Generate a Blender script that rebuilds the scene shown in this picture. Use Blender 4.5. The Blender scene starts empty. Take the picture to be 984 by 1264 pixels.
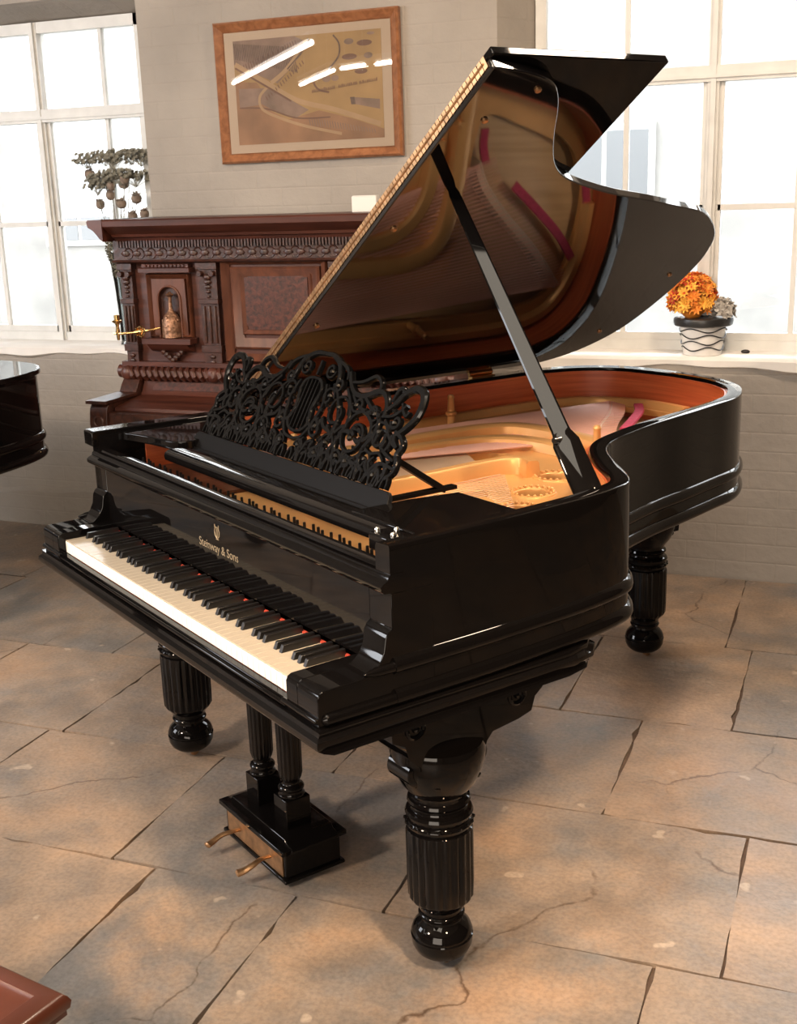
import bpy, bmesh, math, random
from mathutils import Vector, Matrix
random.seed(7)
COL = bpy.context.scene.collection
PI = math.pi
sin, cos, R = math.sin, math.cos, math.radians

# ------------------------------------------------------------------ materials
def nodes(name):
    m = bpy.data.materials.new(name); m.use_nodes = True
    nt = m.node_tree; b = nt.nodes['Principled BSDF']
    return m, nt, b
def setp(b, **k):
    for a, v in k.items():
        b.inputs[a.replace('_', ' ')].default_value = v
def simple(name, col, rough=.5, metal=0., coat=0., spec=.5, var=.0, scale=20, bump=0., sheen=0.):
    m, nt, b = nodes(name)
    b.inputs['Base Color'].default_value = (*col, 1)
    setp(b, Roughness=rough, Metallic=metal); b.inputs['Coat Weight'].default_value = coat
    b.inputs['Specular IOR Level'].default_value = spec
    b.inputs['Coat Roughness'].default_value = .04
    tc = nt.nodes.new('ShaderNodeTexCoord'); n = nt.nodes.new('ShaderNodeTexNoise')
    n.inputs['Scale'].default_value = scale; n.inputs['Detail'].default_value = 4
    nt.links.new(tc.outputs['Object'], n.inputs['Vector'])
    if var:
        r = nt.nodes.new('ShaderNodeValToRGB')
        r.color_ramp.elements[0].color = (*[c*(1-var) for c in col], 1); r.color_ramp.elements[0].position = .3
        r.color_ramp.elements[1].color = (*[min(1, c*(1+var)) for c in col], 1); r.color_ramp.elements[1].position = .7
        nt.links.new(n.outputs['Fac'], r.inputs['Fac']); nt.links.new(r.outputs['Color'], b.inputs['Base Color'])
    if bump:
        bp = nt.nodes.new('ShaderNodeBump'); bp.inputs['Strength'].default_value = bump; bp.inputs['Distance'].default_value = .01
        nt.links.new(n.outputs['Fac'], bp.inputs['Height']); nt.links.new(bp.outputs['Normal'], b.inputs['Normal'])
    return m
def wood(name, c1, c2, rough=.3, stretch=(1, 14, 14), scale=3., coat=.3, bump=.0):
    m, nt, b = nodes(name)
    tc = nt.nodes.new('ShaderNodeTexCoord'); mp = nt.nodes.new('ShaderNodeMapping')
    mp.inputs['Scale'].default_value = stretch
    n = nt.nodes.new('ShaderNodeTexNoise'); n.inputs['Scale'].default_value = scale; n.inputs['Detail'].default_value = 6
    n.inputs['Distortion'].default_value = .6
    r = nt.nodes.new('ShaderNodeValToRGB')
    r.color_ramp.elements[0].color = (*c1, 1); r.color_ramp.elements[0].position = .35
    r.color_ramp.elements[1].color = (*c2, 1); r.color_ramp.elements[1].position = .68
    nt.links.new(tc.outputs['Object'], mp.inputs['Vector']); nt.links.new(mp.outputs['Vector'], n.inputs['Vector'])
    nt.links.new(n.outputs['Fac'], r.inputs['Fac']); nt.links.new(r.outputs['Color'], b.inputs['Base Color'])
    setp(b, Roughness=rough); b.inputs['Coat Weight'].default_value = coat; b.inputs['Coat Roughness'].default_value = .08
    if bump:
        bp = nt.nodes.new('ShaderNodeBump'); bp.inputs['Strength'].default_value = bump; bp.inputs['Distance'].default_value = .004
        nt.links.new(n.outputs['Fac'], bp.inputs['Height']); nt.links.new(bp.outputs['Normal'], b.inputs['Normal'])
    return m
def black_polish():
    m, nt, b = nodes('black_polyester')
    b.inputs['Base Color'].default_value = (.0035, .003, .003, 1)
    setp(b, Roughness=.035); b.inputs['Specular IOR Level'].default_value = .21
    tc = nt.nodes.new('ShaderNodeTexCoord'); n = nt.nodes.new('ShaderNodeTexNoise'); n.inputs['Scale'].default_value = 2.2
    bp = nt.nodes.new('ShaderNodeBump'); bp.inputs['Strength'].default_value = .012; bp.inputs['Distance'].default_value = .01
    nt.links.new(tc.outputs['Object'], n.inputs['Vector']); nt.links.new(n.outputs['Fac'], bp.inputs['Height'])
    nt.links.new(bp.outputs['Normal'], b.inputs['Normal'])
    return m
def emis(name, col, s):
    m, nt, b = nodes(name); b.inputs['Base Color'].default_value = (*col, 1)
    b.inputs['Emission Color'].default_value = (*col, 1); b.inputs['Emission Strength'].default_value = s
    return m
M = {}
M['black'] = black_polish()
M['lidblack'] = simple('black_polish_underside', (.006, .005, .005), .04, spec=1.)
M['satin'] = simple('satin_black', (.004, .0035, .0035), .42, spec=.10)
M['fret'] = simple('fretwork_black', (.003, .0028, .0028), .20, spec=.28)
M['keyblack'] = simple('ebony', (.010, .009, .009), .28)
M['ivory'] = simple('ivory', (.47, .405, .32), .22, var=.03, scale=60)
M['ivory_lit'] = simple('ivory_lit_front', (.92, .90, .84), .3)  # paler copy of the key ivory: light on the fronts painted in
M['mahog'] = wood('red_mahogany', (.42, .085, .03), (.62, .15, .055), .3, (1.2, 1.2, 30), 2.5, .4)
M['gold'] = simple('gold_bronze_paint', (.74, .40, .15), .36, metal=.35, var=.08, scale=8)
M['brass'] = simple('brass', (.80, .52, .22), .22, metal=1.)
M['agedbrass'] = simple('aged_brass', (.42, .24, .12), .35, metal=.85, var=.3, scale=40)
M['sconce'] = simple('antique_bronze', (.26, .14, .085), .42, metal=.7, var=.5, scale=60, bump=.6)
M['copper'] = simple('copper_string', (.90, .52, .42), .4, metal=.3)
M['steel'] = simple('steel_string', (.50, .36, .26), .4, metal=.5)
M['darksteel'] = simple('dark_steel', (.05, .045, .045), .3, metal=.8)
M['silver'] = simple('nickel', (.75, .72, .68), .2, metal=1.)
M['sboard'] = wood('spruce_soundboard', (.55, .36, .18), (.68, .46, .25), .35, (30, 1, 1), 2., .3)
M['felt'] = simple('crimson_felt', (.45, .04, .10), .9, var=.2, scale=80)
M['redfelt'] = simple('scarlet_felt', (.55, .06, .03), .9)
M['bridge'] = simple('maple_bridge', (.72, .62, .48), .4)
M['walnut'] = wood('carved_walnut', (.045, .012, .007), (.095, .026, .014), .42, (1, 10, 10), 3., .0, .1)
M['walnutlight'] = wood('walnut_moulding', (.075, .023, .011), (.135, .042, .019), .48, (10, 10, 2), 3., .0)
M['walnutdark'] = wood('walnut_dark_carving', (.024, .008, .005), (.065, .020, .011), .42, (6, 6, 6), 8., .0, .4)
M['burl'] = wood('burl_walnut', (.028, .010, .006), (.105, .028, .016), .4, (9, 9, 9), 7., .0, .2)
M['benchwood'] = wood('red_brown_bench', (.075, .018, .008), (.115, .029, .013), .35, (8, 1, 1), 2., .4)
M['oak'] = wood('picture_frame_oak', (.22, .085, .035), (.36, .15, .065), .35, (8, 8, 8), 4., .2)
M['whitepaint'] = simple('white_window_paint', (.62, .62, .60), .5, var=.06, scale=14, bump=.1)
M['sillwhite'] = simple('white_sill_paint', (.80, .77, .73), .4, var=.05, scale=9, bump=.15)

def wall_mat():
    m, nt, b = nodes('painted_brick'); L = nt.links.new
    tc = nt.nodes.new('ShaderNodeTexCoord'); mp = nt.nodes.new('ShaderNodeMapping')
    mp.inputs['Rotation'].default_value = (R(90), 0, 0)
    L(tc.outputs['Object'], mp.inputs['Vector'])
    br = nt.nodes.new('ShaderNodeTexBrick'); br.inputs['Scale'].default_value = 1.0
    br.inputs['Brick Width'].default_value = .24; br.inputs['Row Height'].default_value = .078; br.inputs['Mortar Size'].default_value = .006
    br.inputs['Mortar Smooth'].default_value = 1.; br.inputs['Color1'].default_value = (1, 1, 1, 1); br.inputs['Color2'].default_value = (.9, .9, .9, 1)
    br.inputs['Mortar'].default_value = (.35, .35, .35, 1)
    L(mp.outputs['Vector'], br.inputs['Vector'])
    n1 = nt.nodes.new('ShaderNodeTexNoise'); n1.inputs['Scale'].default_value = 2.3; n1.inputs['Detail'].default_value = 8
    n2 = nt.nodes.new('ShaderNodeTexNoise'); n2.inputs['Scale'].default_value = 26; n2.inputs['Detail'].default_value = 5
    for n in (n1, n2): L(tc.outputs['Object'], n.inputs['Vector'])
    r = nt.nodes.new('ShaderNodeValToRGB')
    r.color_ramp.elements[0].color = (.275, .245, .212, 1); r.color_ramp.elements[0].position = .28
    r.color_ramp.elements[1].color = (.36, .32, .275, 1); r.color_ramp.elements[1].position = .72
    L(n1.outputs['Fac'], r.inputs['Fac']); L(r.outputs['Color'], b.inputs['Base Color'])
    ma = nt.nodes.new('ShaderNodeMath'); ma.operation = 'MULTIPLY_ADD'; ma.inputs[1].default_value = .35
    L(br.outputs['Color'], ma.inputs[0]); L(n2.outputs['Fac'], ma.inputs[2])
    bp = nt.nodes.new('ShaderNodeBump'); bp.inputs['Strength'].default_value = .55; bp.inputs['Distance'].default_value = .009
    L(ma.outputs[0], bp.inputs['Height']); L(bp.outputs['Normal'], b.inputs['Normal'])
    setp(b, Roughness=.7)
    return m
def floor_mat():
    m, nt, b = nodes('flagstone'); L = nt.links.new
    tc = nt.nodes.new('ShaderNodeTexCoord'); at = nt.nodes.new('ShaderNodeAttribute'); at.attribute_name = 'slab'
    n1 = nt.nodes.new('ShaderNodeTexNoise'); n1.inputs['Scale'].default_value = 3.2; n1.inputs['Detail'].default_value = 12; n1.inputs['Roughness'].default_value = .62
    n2 = nt.nodes.new('ShaderNodeTexNoise'); n2.inputs['Scale'].default_value = 34; n2.inputs['Detail'].default_value = 6
    n3 = nt.nodes.new('ShaderNodeTexNoise'); n3.inputs['Scale'].default_value = 7; n3.inputs['Detail'].default_value = 5
    for n in (n1, n2, n3): L(tc.outputs['Object'], n.inputs['Vector'])
    add = nt.nodes.new('ShaderNodeMath'); add.operation = 'MULTIPLY_ADD'; add.inputs[1].default_value = .20
    L(at.outputs['Fac'], add.inputs[0]); L(n1.outputs['Fac'], add.inputs[2])
    r = nt.nodes.new('ShaderNodeValToRGB'); e = r.color_ramp.elements
    e[0].color = (.19, .18, .175, 1); e[0].position = .42
    e[1].color = (.40, .275, .185, 1); e[1].position = .80
    k = e.new(.60); k.color = (.29, .225, .175, 1)
    L(add.outputs[0], r.inputs['Fac'])
    mx = nt.nodes.new('ShaderNodeMixRGB'); mx.blend_type = 'MULTIPLY'; mx.inputs['Fac'].default_value = .55
    r2 = nt.nodes.new('ShaderNodeValToRGB'); r2.color_ramp.elements[0].position = .35; r2.color_ramp.elements[0].color = (.62, .60, .58, 1)
    r2.color_ramp.elements[1].position = .62; r2.color_ramp.elements[1].color = (1.1, 1.08, 1.05, 1)
    L(n3.outputs['Fac'], r2.inputs['Fac']); L(r.outputs['Color'], mx.inputs['Color1']); L(r2.outputs['Color'], mx.inputs['Color2'])
    # small pale spots
    n4 = nt.nodes.new('ShaderNodeTexNoise'); n4.inputs['Scale'].default_value = 11; n4.inputs['Detail'].default_value = 2
    L(tc.outputs['Object'], n4.inputs['Vector'])
    r4 = nt.nodes.new('ShaderNodeValToRGB'); r4.color_ramp.elements[0].position = .70; r4.color_ramp.elements[0].color = (0, 0, 0, 1)
    r4.color_ramp.elements[1].position = .73; r4.color_ramp.elements[1].color = (.6, .6, .6, 1)
    L(n4.outputs['Fac'], r4.inputs['Fac'])
    mx2 = nt.nodes.new('ShaderNodeMixRGB'); L(r4.outputs['Color'], mx2.inputs['Fac']); L(mx.outputs['Color'], mx2.inputs['Color1'])
    mx2.inputs['Color2'].default_value = (.50, .40, .31, 1)
    n5 = nt.nodes.new('ShaderNodeTexNoise'); n5.inputs['Scale'].default_value = 1.7; n5.inputs['Detail'].default_value = 7; n5.inputs['Roughness'].default_value = .7
    L(tc.outputs['Object'], n5.inputs['Vector'])
    r5 = nt.nodes.new('ShaderNodeValToRGB'); r5.color_ramp.elements[0].position = .55; r5.color_ramp.elements[0].color = (0, 0, 0, 1); r5.color_ramp.elements[1].position = .68; r5.color_ramp.elements[1].color = (.6, .6, .6, 1)
    L(n5.outputs['Fac'], r5.inputs['Fac'])
    mx3 = nt.nodes.new('ShaderNodeMixRGB'); L(r5.outputs['Color'], mx3.inputs['Fac']); L(mx2.outputs['Color'], mx3.inputs['Color1']); mx3.inputs['Color2'].default_value = (.36, .22, .13, 1)
    n6 = nt.nodes.new('ShaderNodeTexNoise'); n6.inputs['Scale'].default_value = 90; n6.inputs['Detail'].default_value = 4; L(tc.outputs['Object'], n6.inputs['Vector'])
    r6 = nt.nodes.new('ShaderNodeValToRGB'); r6.color_ramp.elements[0].position = .35; r6.color_ramp.elements[0].color = (.78, .78, .78, 1); r6.color_ramp.elements[1].position = .6; r6.color_ramp.elements[1].color = (1.06, 1.06, 1.06, 1)
    L(n6.outputs['Fac'], r6.inputs['Fac'])
    mx4 = nt.nodes.new('ShaderNodeMixRGB'); mx4.blend_type = 'MULTIPLY'; mx4.inputs['Fac'].default_value = .8; L(mx3.outputs['Color'], mx4.inputs['Color1']); L(r6.outputs['Color'], mx4.inputs['Color2'])
    vo = nt.nodes.new('ShaderNodeTexVoronoi'); vo.feature = 'DISTANCE_TO_EDGE'; vo.inputs['Scale'].default_value = .75
    nd = nt.nodes.new('ShaderNodeTexNoise'); nd.inputs['Scale'].default_value = 5; nd.inputs['Detail'].default_value = 6; L(tc.outputs['Object'], nd.inputs['Vector'])
    vm = nt.nodes.new('ShaderNodeVectorMath'); vm.operation = 'MULTIPLY_ADD'; vm.inputs[1].default_value = (.16, .16, .16); L(nd.outputs['Color'], vm.inputs[0]); L(tc.outputs['Object'], vm.inputs[2])
    L(vm.outputs[0], vo.inputs['Vector'])
    r7 = nt.nodes.new('ShaderNodeValToRGB'); r7.color_ramp.elements[0].position = .0; r7.color_ramp.elements[0].color = (.38, .30, .24, 1); r7.color_ramp.elements[1].position = .0035; r7.color_ramp.elements[1].color = (1, 1, 1, 1)
    L(vo.outputs['Distance'], r7.inputs['Fac'])
    r8 = nt.nodes.new('ShaderNodeValToRGB'); r8.color_ramp.elements[0].position = .48; r8.color_ramp.elements[1].position = .56; L(n5.outputs['Fac'], r8.inputs['Fac'])
    mx5 = nt.nodes.new('ShaderNodeMixRGB'); mx5.blend_type = 'MULTIPLY'; L(r8.outputs['Color'], mx5.inputs['Fac']); L(mx4.outputs['Color'], mx5.inputs['Color1']); L(r7.outputs['Color'], mx5.inputs['Color2'])
    L(mx5.outputs['Color'], b.inputs['Base Color'])
    ad2 = nt.nodes.new('ShaderNodeMath'); ad2.operation = 'MULTIPLY_ADD'; ad2.inputs[1].default_value = .45
    L(n2.outputs['Fac'], ad2.inputs[0]); L(n3.outputs['Fac'], ad2.inputs[2])
    bp = nt.nodes.new('ShaderNodeBump'); bp.inputs['Strength'].default_value = .45; bp.inputs['Distance'].default_value = .012
    L(ad2.outputs[0], bp.inputs['Height']); L(bp.outputs['Normal'], b.inputs['Normal'])
    r3 = nt.nodes.new('ShaderNodeMapRange'); r3.inputs['To Min'].default_value = .30; r3.inputs['To Max'].default_value = .62
    L(n3.outputs['Fac'], r3.inputs['Value']); L(r3.outputs['Result'], b.inputs['Roughness'])
    return m
def glass_mat(name, rough=.0, tint=(1, 1, 1), k=.06):
    m = bpy.data.materials.new(name); m.use_nodes = True; nt = m.node_tree; nt.nodes.clear()
    o = nt.nodes.new('ShaderNodeOutputMaterial'); t = nt.nodes.new('ShaderNodeBsdfTransparent'); g = nt.nodes.new('ShaderNodeBsdfGlossy')
    t.inputs['Color'].default_value = (*tint, 1); g.inputs['Roughness'].default_value = rough
    f = nt.nodes.new('ShaderNodeFresnel'); f.inputs['IOR'].default_value = 1.5
    mx = nt.nodes.new('ShaderNodeMixShader')
    nt.links.new(f.outputs[0], mx.inputs[0]); nt.links.new(t.outputs[0], mx.inputs[1]); nt.links.new(g.outputs[0], mx.inputs[2])
    nt.links.new(mx.outputs[0], o.inputs['Surface']); return m
M['wall'] = wall_mat(); M['floor'] = floor_mat()
M['joint'] = simple('joint_earth', (.10, .065, .045), .9, var=.3, scale=30)
M['pane'] = glass_mat('window_glass', .02, (.97, .98, .98)); M['picglass'] = glass_mat('picture_glass', .01)
M['vaseglass'] = glass_mat('vase_glass', .02, (.80, .83, .84))

# ------------------------------------------------------------------ mesh builder
class MB:
    def __init__(s): s.v = []; s.f = []; s.mi = []; s.cur = 0
    def add(s, vs, fs):
        o = len(s.v); s.v += [tuple(v) for v in vs]
        for f in fs: s.f.append([i+o for i in f]); s.mi.append(s.cur)
    def box(s, x0, x1, y0, y1, z0, z1):
        s.add([(x0,y0,z0),(x1,y0,z0),(x1,y1,z0),(x0,y1,z0),(x0,y0,z1),(x1,y0,z1),(x1,y1,z1),(x0,y1,z1)],
              [(0,3,2,1),(4,5,6,7),(0,1,5,4),(1,2,6,5),(2,3,7,6),(3,0,4,7)])
    def obox(s, c, ax, ay, az):   # centre and three half vectors
        c, ax, ay, az = map(Vector, (c, ax, ay, az)); vs = []
        for k in (-1, 1):
            for i, j in ((-1,-1),(1,-1),(1,1),(-1,1)): vs.append(c+ax*i+ay*j+az*k)
        s.add(vs, [(0,3,2,1),(4,5,6,7),(0,1,5,4),(1,2,6,5),(2,3,7,6),(3,0,4,7)])
    def prism(s, poly, fn, t0, t1):   # poly of 2D, fn(a,b,t)->xyz
        n = len(poly); vs = [fn(a, b, t0) for a, b in poly]+[fn(a, b, t1) for a, b in poly]
        s.add(vs, [list(range(n))[::-1], list(range(n, 2*n))]+[(i, (i+1) % n, (i+1) % n+n, i+n) for i in range(n)])
    def lathe(s, prof, seg=32, c=(0, 0, 0), rf=None, axis='z', cap=True):
        vs = []; n = len(prof)
        for z, r in prof:
            for k in range(seg):
                a = 2*PI*k/seg; rr = rf(z, a, r) if rf else r
                p = (rr*cos(a), rr*sin(a), z)
                if axis == 'x': p = (p[2], p[0], p[1])
                if axis == 'y': p = (p[1], p[2], p[0])
                vs.append((p[0]+c[0], p[1]+c[1], p[2]+c[2]))
        fs = [(i*seg+k, i*seg+(k+1) % seg, (i+1)*seg+(k+1) % seg, (i+1)*seg+k) for i in range(n-1) for k in range(seg)]
        if cap: fs += [list(range(seg))[::-1], [(n-1)*seg+k for k in range(seg)]]
        s.add(vs, fs)
    def tube(s, pts, r, seg=8, closed=False, sq=1.):
        pts = [Vector(p) for p in pts]; n = len(pts)
        rs = r if isinstance(r, (list, tuple)) else [r]*n
        vs = []; up = None
        for i, p in enumerate(pts):
            a = pts[i-1] if (i or closed) else p; b = pts[(i+1) % n] if (i < n-1 or closed) else p
            t = (b-a); t = t.normalized() if t.length > 1e-9 else Vector((0, 0, 1))
            if up is None:
                up = Vector((0, 0, 1)) if abs(t.z) < .9 else Vector((1, 0, 0))
            up = (up-t*up.dot(t)).normalized(); w = t.cross(up)
            for k in range(seg):
                an = 2*PI*k/seg; vs.append(p+(up*cos(an)*sq+w*sin(an))*rs[i])
        m = n if closed else n-1
        fs = [(i*seg+k, i*seg+(k+1) % seg, ((i+1) % n)*seg+(k+1) % seg, ((i+1) % n)*seg+k) for i in range(m) for k in range(seg)]
        if not closed: fs += [list(range(seg))[::-1], [(n-1)*seg+k for k in range(seg)]]
        s.add(vs, fs)
    def ribbon(s, pts, rs, nrm, th):
        nrm = Vector(nrm).normalized(); n = len(pts); vs = []
        for i, p in enumerate(pts):
            a = pts[max(0, i-1)]; b = pts[min(n-1, i+1)]; t = (Vector(b)-Vector(a)).normalized(); w = nrm.cross(t).normalized(); p = Vector(p); r = rs[i]
            for u, v in ((-1, -.9), (-1, .2), (-.62, 1), (.62, 1), (1, .2), (1, -.9)): vs.append(p+w*r*u+nrm*th*v)
        k = 6; s.add(vs, [(i*k+j, i*k+(j+1) % k, (i+1)*k+(j+1) % k, (i+1)*k+j) for i in range(n-1) for j in range(k)]+[list(range(k))[::-1], [(n-1)*k+j for j in range(k)]])
    def torus(s, c, Rr, r, axis='z', seg=32, rs=8):
        pts = []
        for k in range(seg):
            a = 2*PI*k/seg; x, y = Rr*cos(a), Rr*sin(a)
            p = {'z': (x, y, 0), 'x': (0, x, y), 'y': (x, 0, y)}[axis]
            pts.append((c[0]+p[0], c[1]+p[1], c[2]+p[2]))
        s.tube(pts, r, rs, True)
    def sphere(s, c, r, seg=12, sc=(1, 1, 1)):
        n = seg//2; prof = [(-r*cos(PI*i/n), max(1e-5, r*sin(PI*i/n))) for i in range(n+1)]
        t = MB(); t.lathe(prof, seg, cap=False)
        s.add([(v[0]*sc[0]+c[0], v[1]*sc[1]+c[1], v[2]*sc[2]+c[2]) for v in t.v], t.f)
    def path_loft(s, path, prof, cap=True, closed=False):
        # path: list of (x,y,nx,ny); prof: closed list of (d,z)
        n = len(prof); vs = []
        for x, y, nx, ny in path:
            for d, z in prof: vs.append((x+nx*d, y+ny*d, z))
        m = len(path); fs = []
        for i in range(m if closed else m-1):
            j = (i+1) % m
            for k in range(n): fs.append((i*n+k, j*n+k, j*n+(k+1) % n, i*n+(k+1) % n))
        if cap and not closed: fs += [list(range(n)), [(m-1)*n+k for k in range(n)][::-1]]
        s.add(vs, fs)
    def build(s, name, mat, parent=None, bevel=0., loc=None, sharp=38, fixn=True):
        me = bpy.data.meshes.new(name); me.from_pydata(s.v, [], s.f); me.update()
        mats = mat if isinstance(mat, (list, tuple)) else [mat]
        for mm in mats: me.materials.append(mm)
        if len(mats) > 1: me.polygons.foreach_set('material_index', s.mi)
        bm = bmesh.new(); bm.from_mesh(me)
        if fixn: bmesh.ops.recalc_face_normals(bm, faces=bm.faces)
        for f in bm.faces: f.smooth = True
        for e in bm.edges:
            if len(e.link_faces) == 2 and e.calc_face_angle(0) > R(sharp): e.smooth = False
        bm.to_mesh(me); bm.free()
        o = bpy.data.objects.new(name, me); COL.objects.link(o)
        if parent: o.parent = parent
        if loc: o.location = loc
        if bevel:
            b = o.modifiers.new('bevel', 'BEVEL'); b.width = bevel; b.segments = 2; b.limit_method = 'ANGLE'; b.angle_limit = R(40)
            b.harden_normals = False
        return o
def tag(o, label=None, cat=None, group=None, kind=None):
    if label: o['label'] = label
    if cat: o['category'] = cat
    if group: o['group'] = group
    if kind: o['kind'] = kind
    return o
def empty(name, loc=(0, 0, 0), rz=0, label=None, cat=None, group=None):
    o = bpy.data.objects.new(name, None); COL.objects.link(o); o.location = loc; o.rotation_euler = (0, 0, rz)
    return tag(o, label, cat, group)
def copy_tree(o, parent=None):
    c = o.copy(); COL.objects.link(c); c.parent = parent
    for ch in list(o.children): copy_tree(ch, c)
    return c
def catmull(P, n=6, closed=False):
    out = []; N = len(P)
    for i in range(N if closed else N-1):
        g = (lambda k: Vector(P[k % N])) if closed else (lambda k: Vector(P[max(0, min(N-1, k))]))
        p0, p1, p2, p3 = g(i-1), g(i), g(i+1), g(i+2)
        for k in range(n):
            t = k/n
            out.append(.5*((2*p1)+(-p0+p2)*t+(2*p0-5*p1+4*p2-p3)*t*t+(-p0+3*p1-3*p2+p3)*t**3))
    if not closed: out.append(Vector(P[-1]))
    return out
XY = lambda a, b, t: (a, b, t)
YZ = lambda a, b, t: (t, a, b)
XZ = lambda a, b, t: (a, t, b)

# ------------------------------------------------------------------ room shell
WY = 2.72
X0, X1, YB, ZC = -5.6, 4.2, -6.0, 3.35
def build_room():
    # windows: (x-left at wall, x-right at wall, z-bottom, z-top)
    W = [(-3.35, -1.632, .915, 2.50), (.034, 2.25, .915, 2.50)]
    F = [(-3.25, -1.72, .915, 2.44), (.145, 2.15, .915, 2.44)]
    b = MB(); xs = [X0, W[0][0], W[0][1], W[1][0], W[1][1], X1]
    def face(y, holes, flip):
        zb, zt = .915, (2.50 if y == WY else 2.44)
        hx = [h for H in holes for h in H[:2]]; xx = [X0]+hx+[X1]
        for i in range(5):
            if i % 2 == 0: b.add([(xx[i], y, -.05), (xx[i+1], y, -.05), (xx[i+1], y, ZC), (xx[i], y, ZC)], [(0, 1, 2, 3)])
            else:
                b.add([(xx[i], y, -.05), (xx[i+1], y, -.05), (xx[i+1], y, zb), (xx[i], y, zb)], [(0, 1, 2, 3)])
                b.add([(xx[i], y, zt), (xx[i+1], y, zt), (xx[i+1], y, ZC), (xx[i], y, ZC)], [(0, 1, 2, 3)])
    face(WY, W, 0); face(3.12, F, 1)
    for w, f in zip(W, F):
        for (a, c) in (((w[0], w[2]), (f[0], f[2])), ):
            pass
        rings = [[(w[0], WY, w[2]), (w[1], WY, w[2]), (w[1], WY, w[3]), (w[0], WY, w[3])],
                 [(f[0], 2.92, f[2]), (f[1], 2.92, f[2]), (f[1], 2.92, f[3]), (f[0], 2.92, f[3])],
                 [(f[0], 3.12, f[2]), (f[1], 3.12, f[2]), (f[1], 3.12, f[3]), (f[0], 3.12, f[3])]]
        for A, B in zip(rings, rings[1:]):
            for i in range(4): b.add([A[i], A[(i+1) % 4], B[(i+1) % 4], B[i]], [(0, 1, 2, 3)])
    # rough plinth at the foot of the wall on the left
    path = [(X0, WY)]
    zs = []
    n = 60
    for i in range(n+1):
        x = X0+(-1.3-X0)*i/n; zs.append((x, .172+.012*sin(x*5.1)+.006*sin(x*17), .028+.006*sin(x*7.3)))
    for (xa, za, da), (xb, zb2, db) in zip(zs, zs[1:]):
        b.add([(xa, WY-da, 0), (xb, WY-db, 0), (xb, WY-db, zb2), (xa, WY-da, za), (xa, WY, za+.02), (xb, WY, zb2+.02)], [(0, 1, 2, 3), (3, 2, 5, 4)])
    tag(b.build('wall_back', M['wall'], fixn=False), kind='structure')
    for nm, q in (('wall_left', [(X0, YB, -.05), (X0, 3.12, -.05), (X0, 3.12, ZC), (X0, YB, ZC)]), ('wall_right', [(X1, YB, -.05), (X1, 3.12, -.05), (X1, 3.12, ZC), (X1, YB, ZC)]),
                  ('wall_front', [(X0, YB, -.05), (X1, YB, -.05), (X1, YB, ZC), (X0, YB, ZC)])):
        w = MB(); w.add(q, [(0, 1, 2, 3)]); tag(w.build(nm, M['dimwall'] if nm == 'wall_right' else M['midwall']), kind='structure')
    c = MB(); c.box(X0, X1, YB, 3.12, ZC, ZC+.05); tag(c.build('ceiling', M['ceil']), kind='structure')
    # windows
    def window(nm, x0, x1, muls, thin):
        r = empty(nm, (0, 0, 0)); tag(r, kind='structure')
        f = MB(); y0, y1 = 2.90, 2.96; zb, zt = .915, 2.44
        f.box(x0, x0+.045, y0, y1, zb, zt); f.box(x1-.045, x1, y0, y1, zb, zt)
        f.box(x0, x1, y0, y1, zb, zb+.055); f.box(x0, x1, y0, y1, zt-.05, zt)
        f.box(x0, x1, y0-.012, y1, 1.985, 2.045); f.box(x0, x1, y0-.02, y0, 1.998, 2.012)
        for m in muls:
            f.box(m-.022, m+.022, y0-.003, y1+.001, zb+.001, zt-.001); f.box(m-.010, m+.010, y0-.016, y0, zb+.002, zt-.002)
        edges = sorted([x0]+muls+[x1])
        for a, c2 in zip(edges, edges[1:]):     # casement stiles, glazing bar at mid height
            for s in (a+.021 if a > x0 else a+.040, c2-.041 if c2 < x1 else c2-.060): f.box(s, s+.020, y0+.012, y1-.012, zb+.05, 1.99)
            f.box(a+.03, c2-.03, y0+.012, y1-.012, zb+.05, zb+.085)
            f.box(a+.03, c2-.03, y0+.012, y1-.012, 1.493, 1.516)
        for t in thin: f.box(t-.010, t+.010, y0+.015, y1-.015, zb+.05, zt-.04)
        f.build('window_frame', M['whitepaint'], r)
        g = MB(); g.box(x0+.02, x1-.02, 2.928, 2.932, zb+.02, zt-.02); g.build('window_pane', M['pane'], r)
    window('window_1', -3.25, -1.72, [-2.33], [-2.67, -2.96, -1.965])
    window('window_2', .145, 2.15, [.865, 1.55], [.52, 1.20, 1.86])
    for nm, x0, x1, seedv in (('trim_1', -3.36, -1.60, 1.), ('trim_2', .00, 2.28, 3.)):
        s = MB(); n = 40; vs = []
        for i in range(n+1):
            x = x0+(x1-x0)*i/n; d = .008*sin(x*6+seedv)+.004*sin(x*19)
            fr = 2.70+d; zt = .925
            vs += [(x, 2.90, zt+.004), (x, fr+.015, zt), (x, fr, zt-.012), (x, fr+.003, zt-.040+d), (x, fr+.03, zt-.055+d), (x, 2.90, zt-.055)]
        k = 6
        fs = [(i*k+j, (i+1)*k+j, (i+1)*k+(j+1) % k, i*k+(j+1) % k) for i in range(n) for j in range(k)]+[list(range(k)), [n*k+j for j in range(k)][::-1]]
        s.add(vs, fs); tag(s.build(nm, M['sillwhite']), kind='structure')
    # flagstone floor
    f = MB(); vals = []
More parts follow.
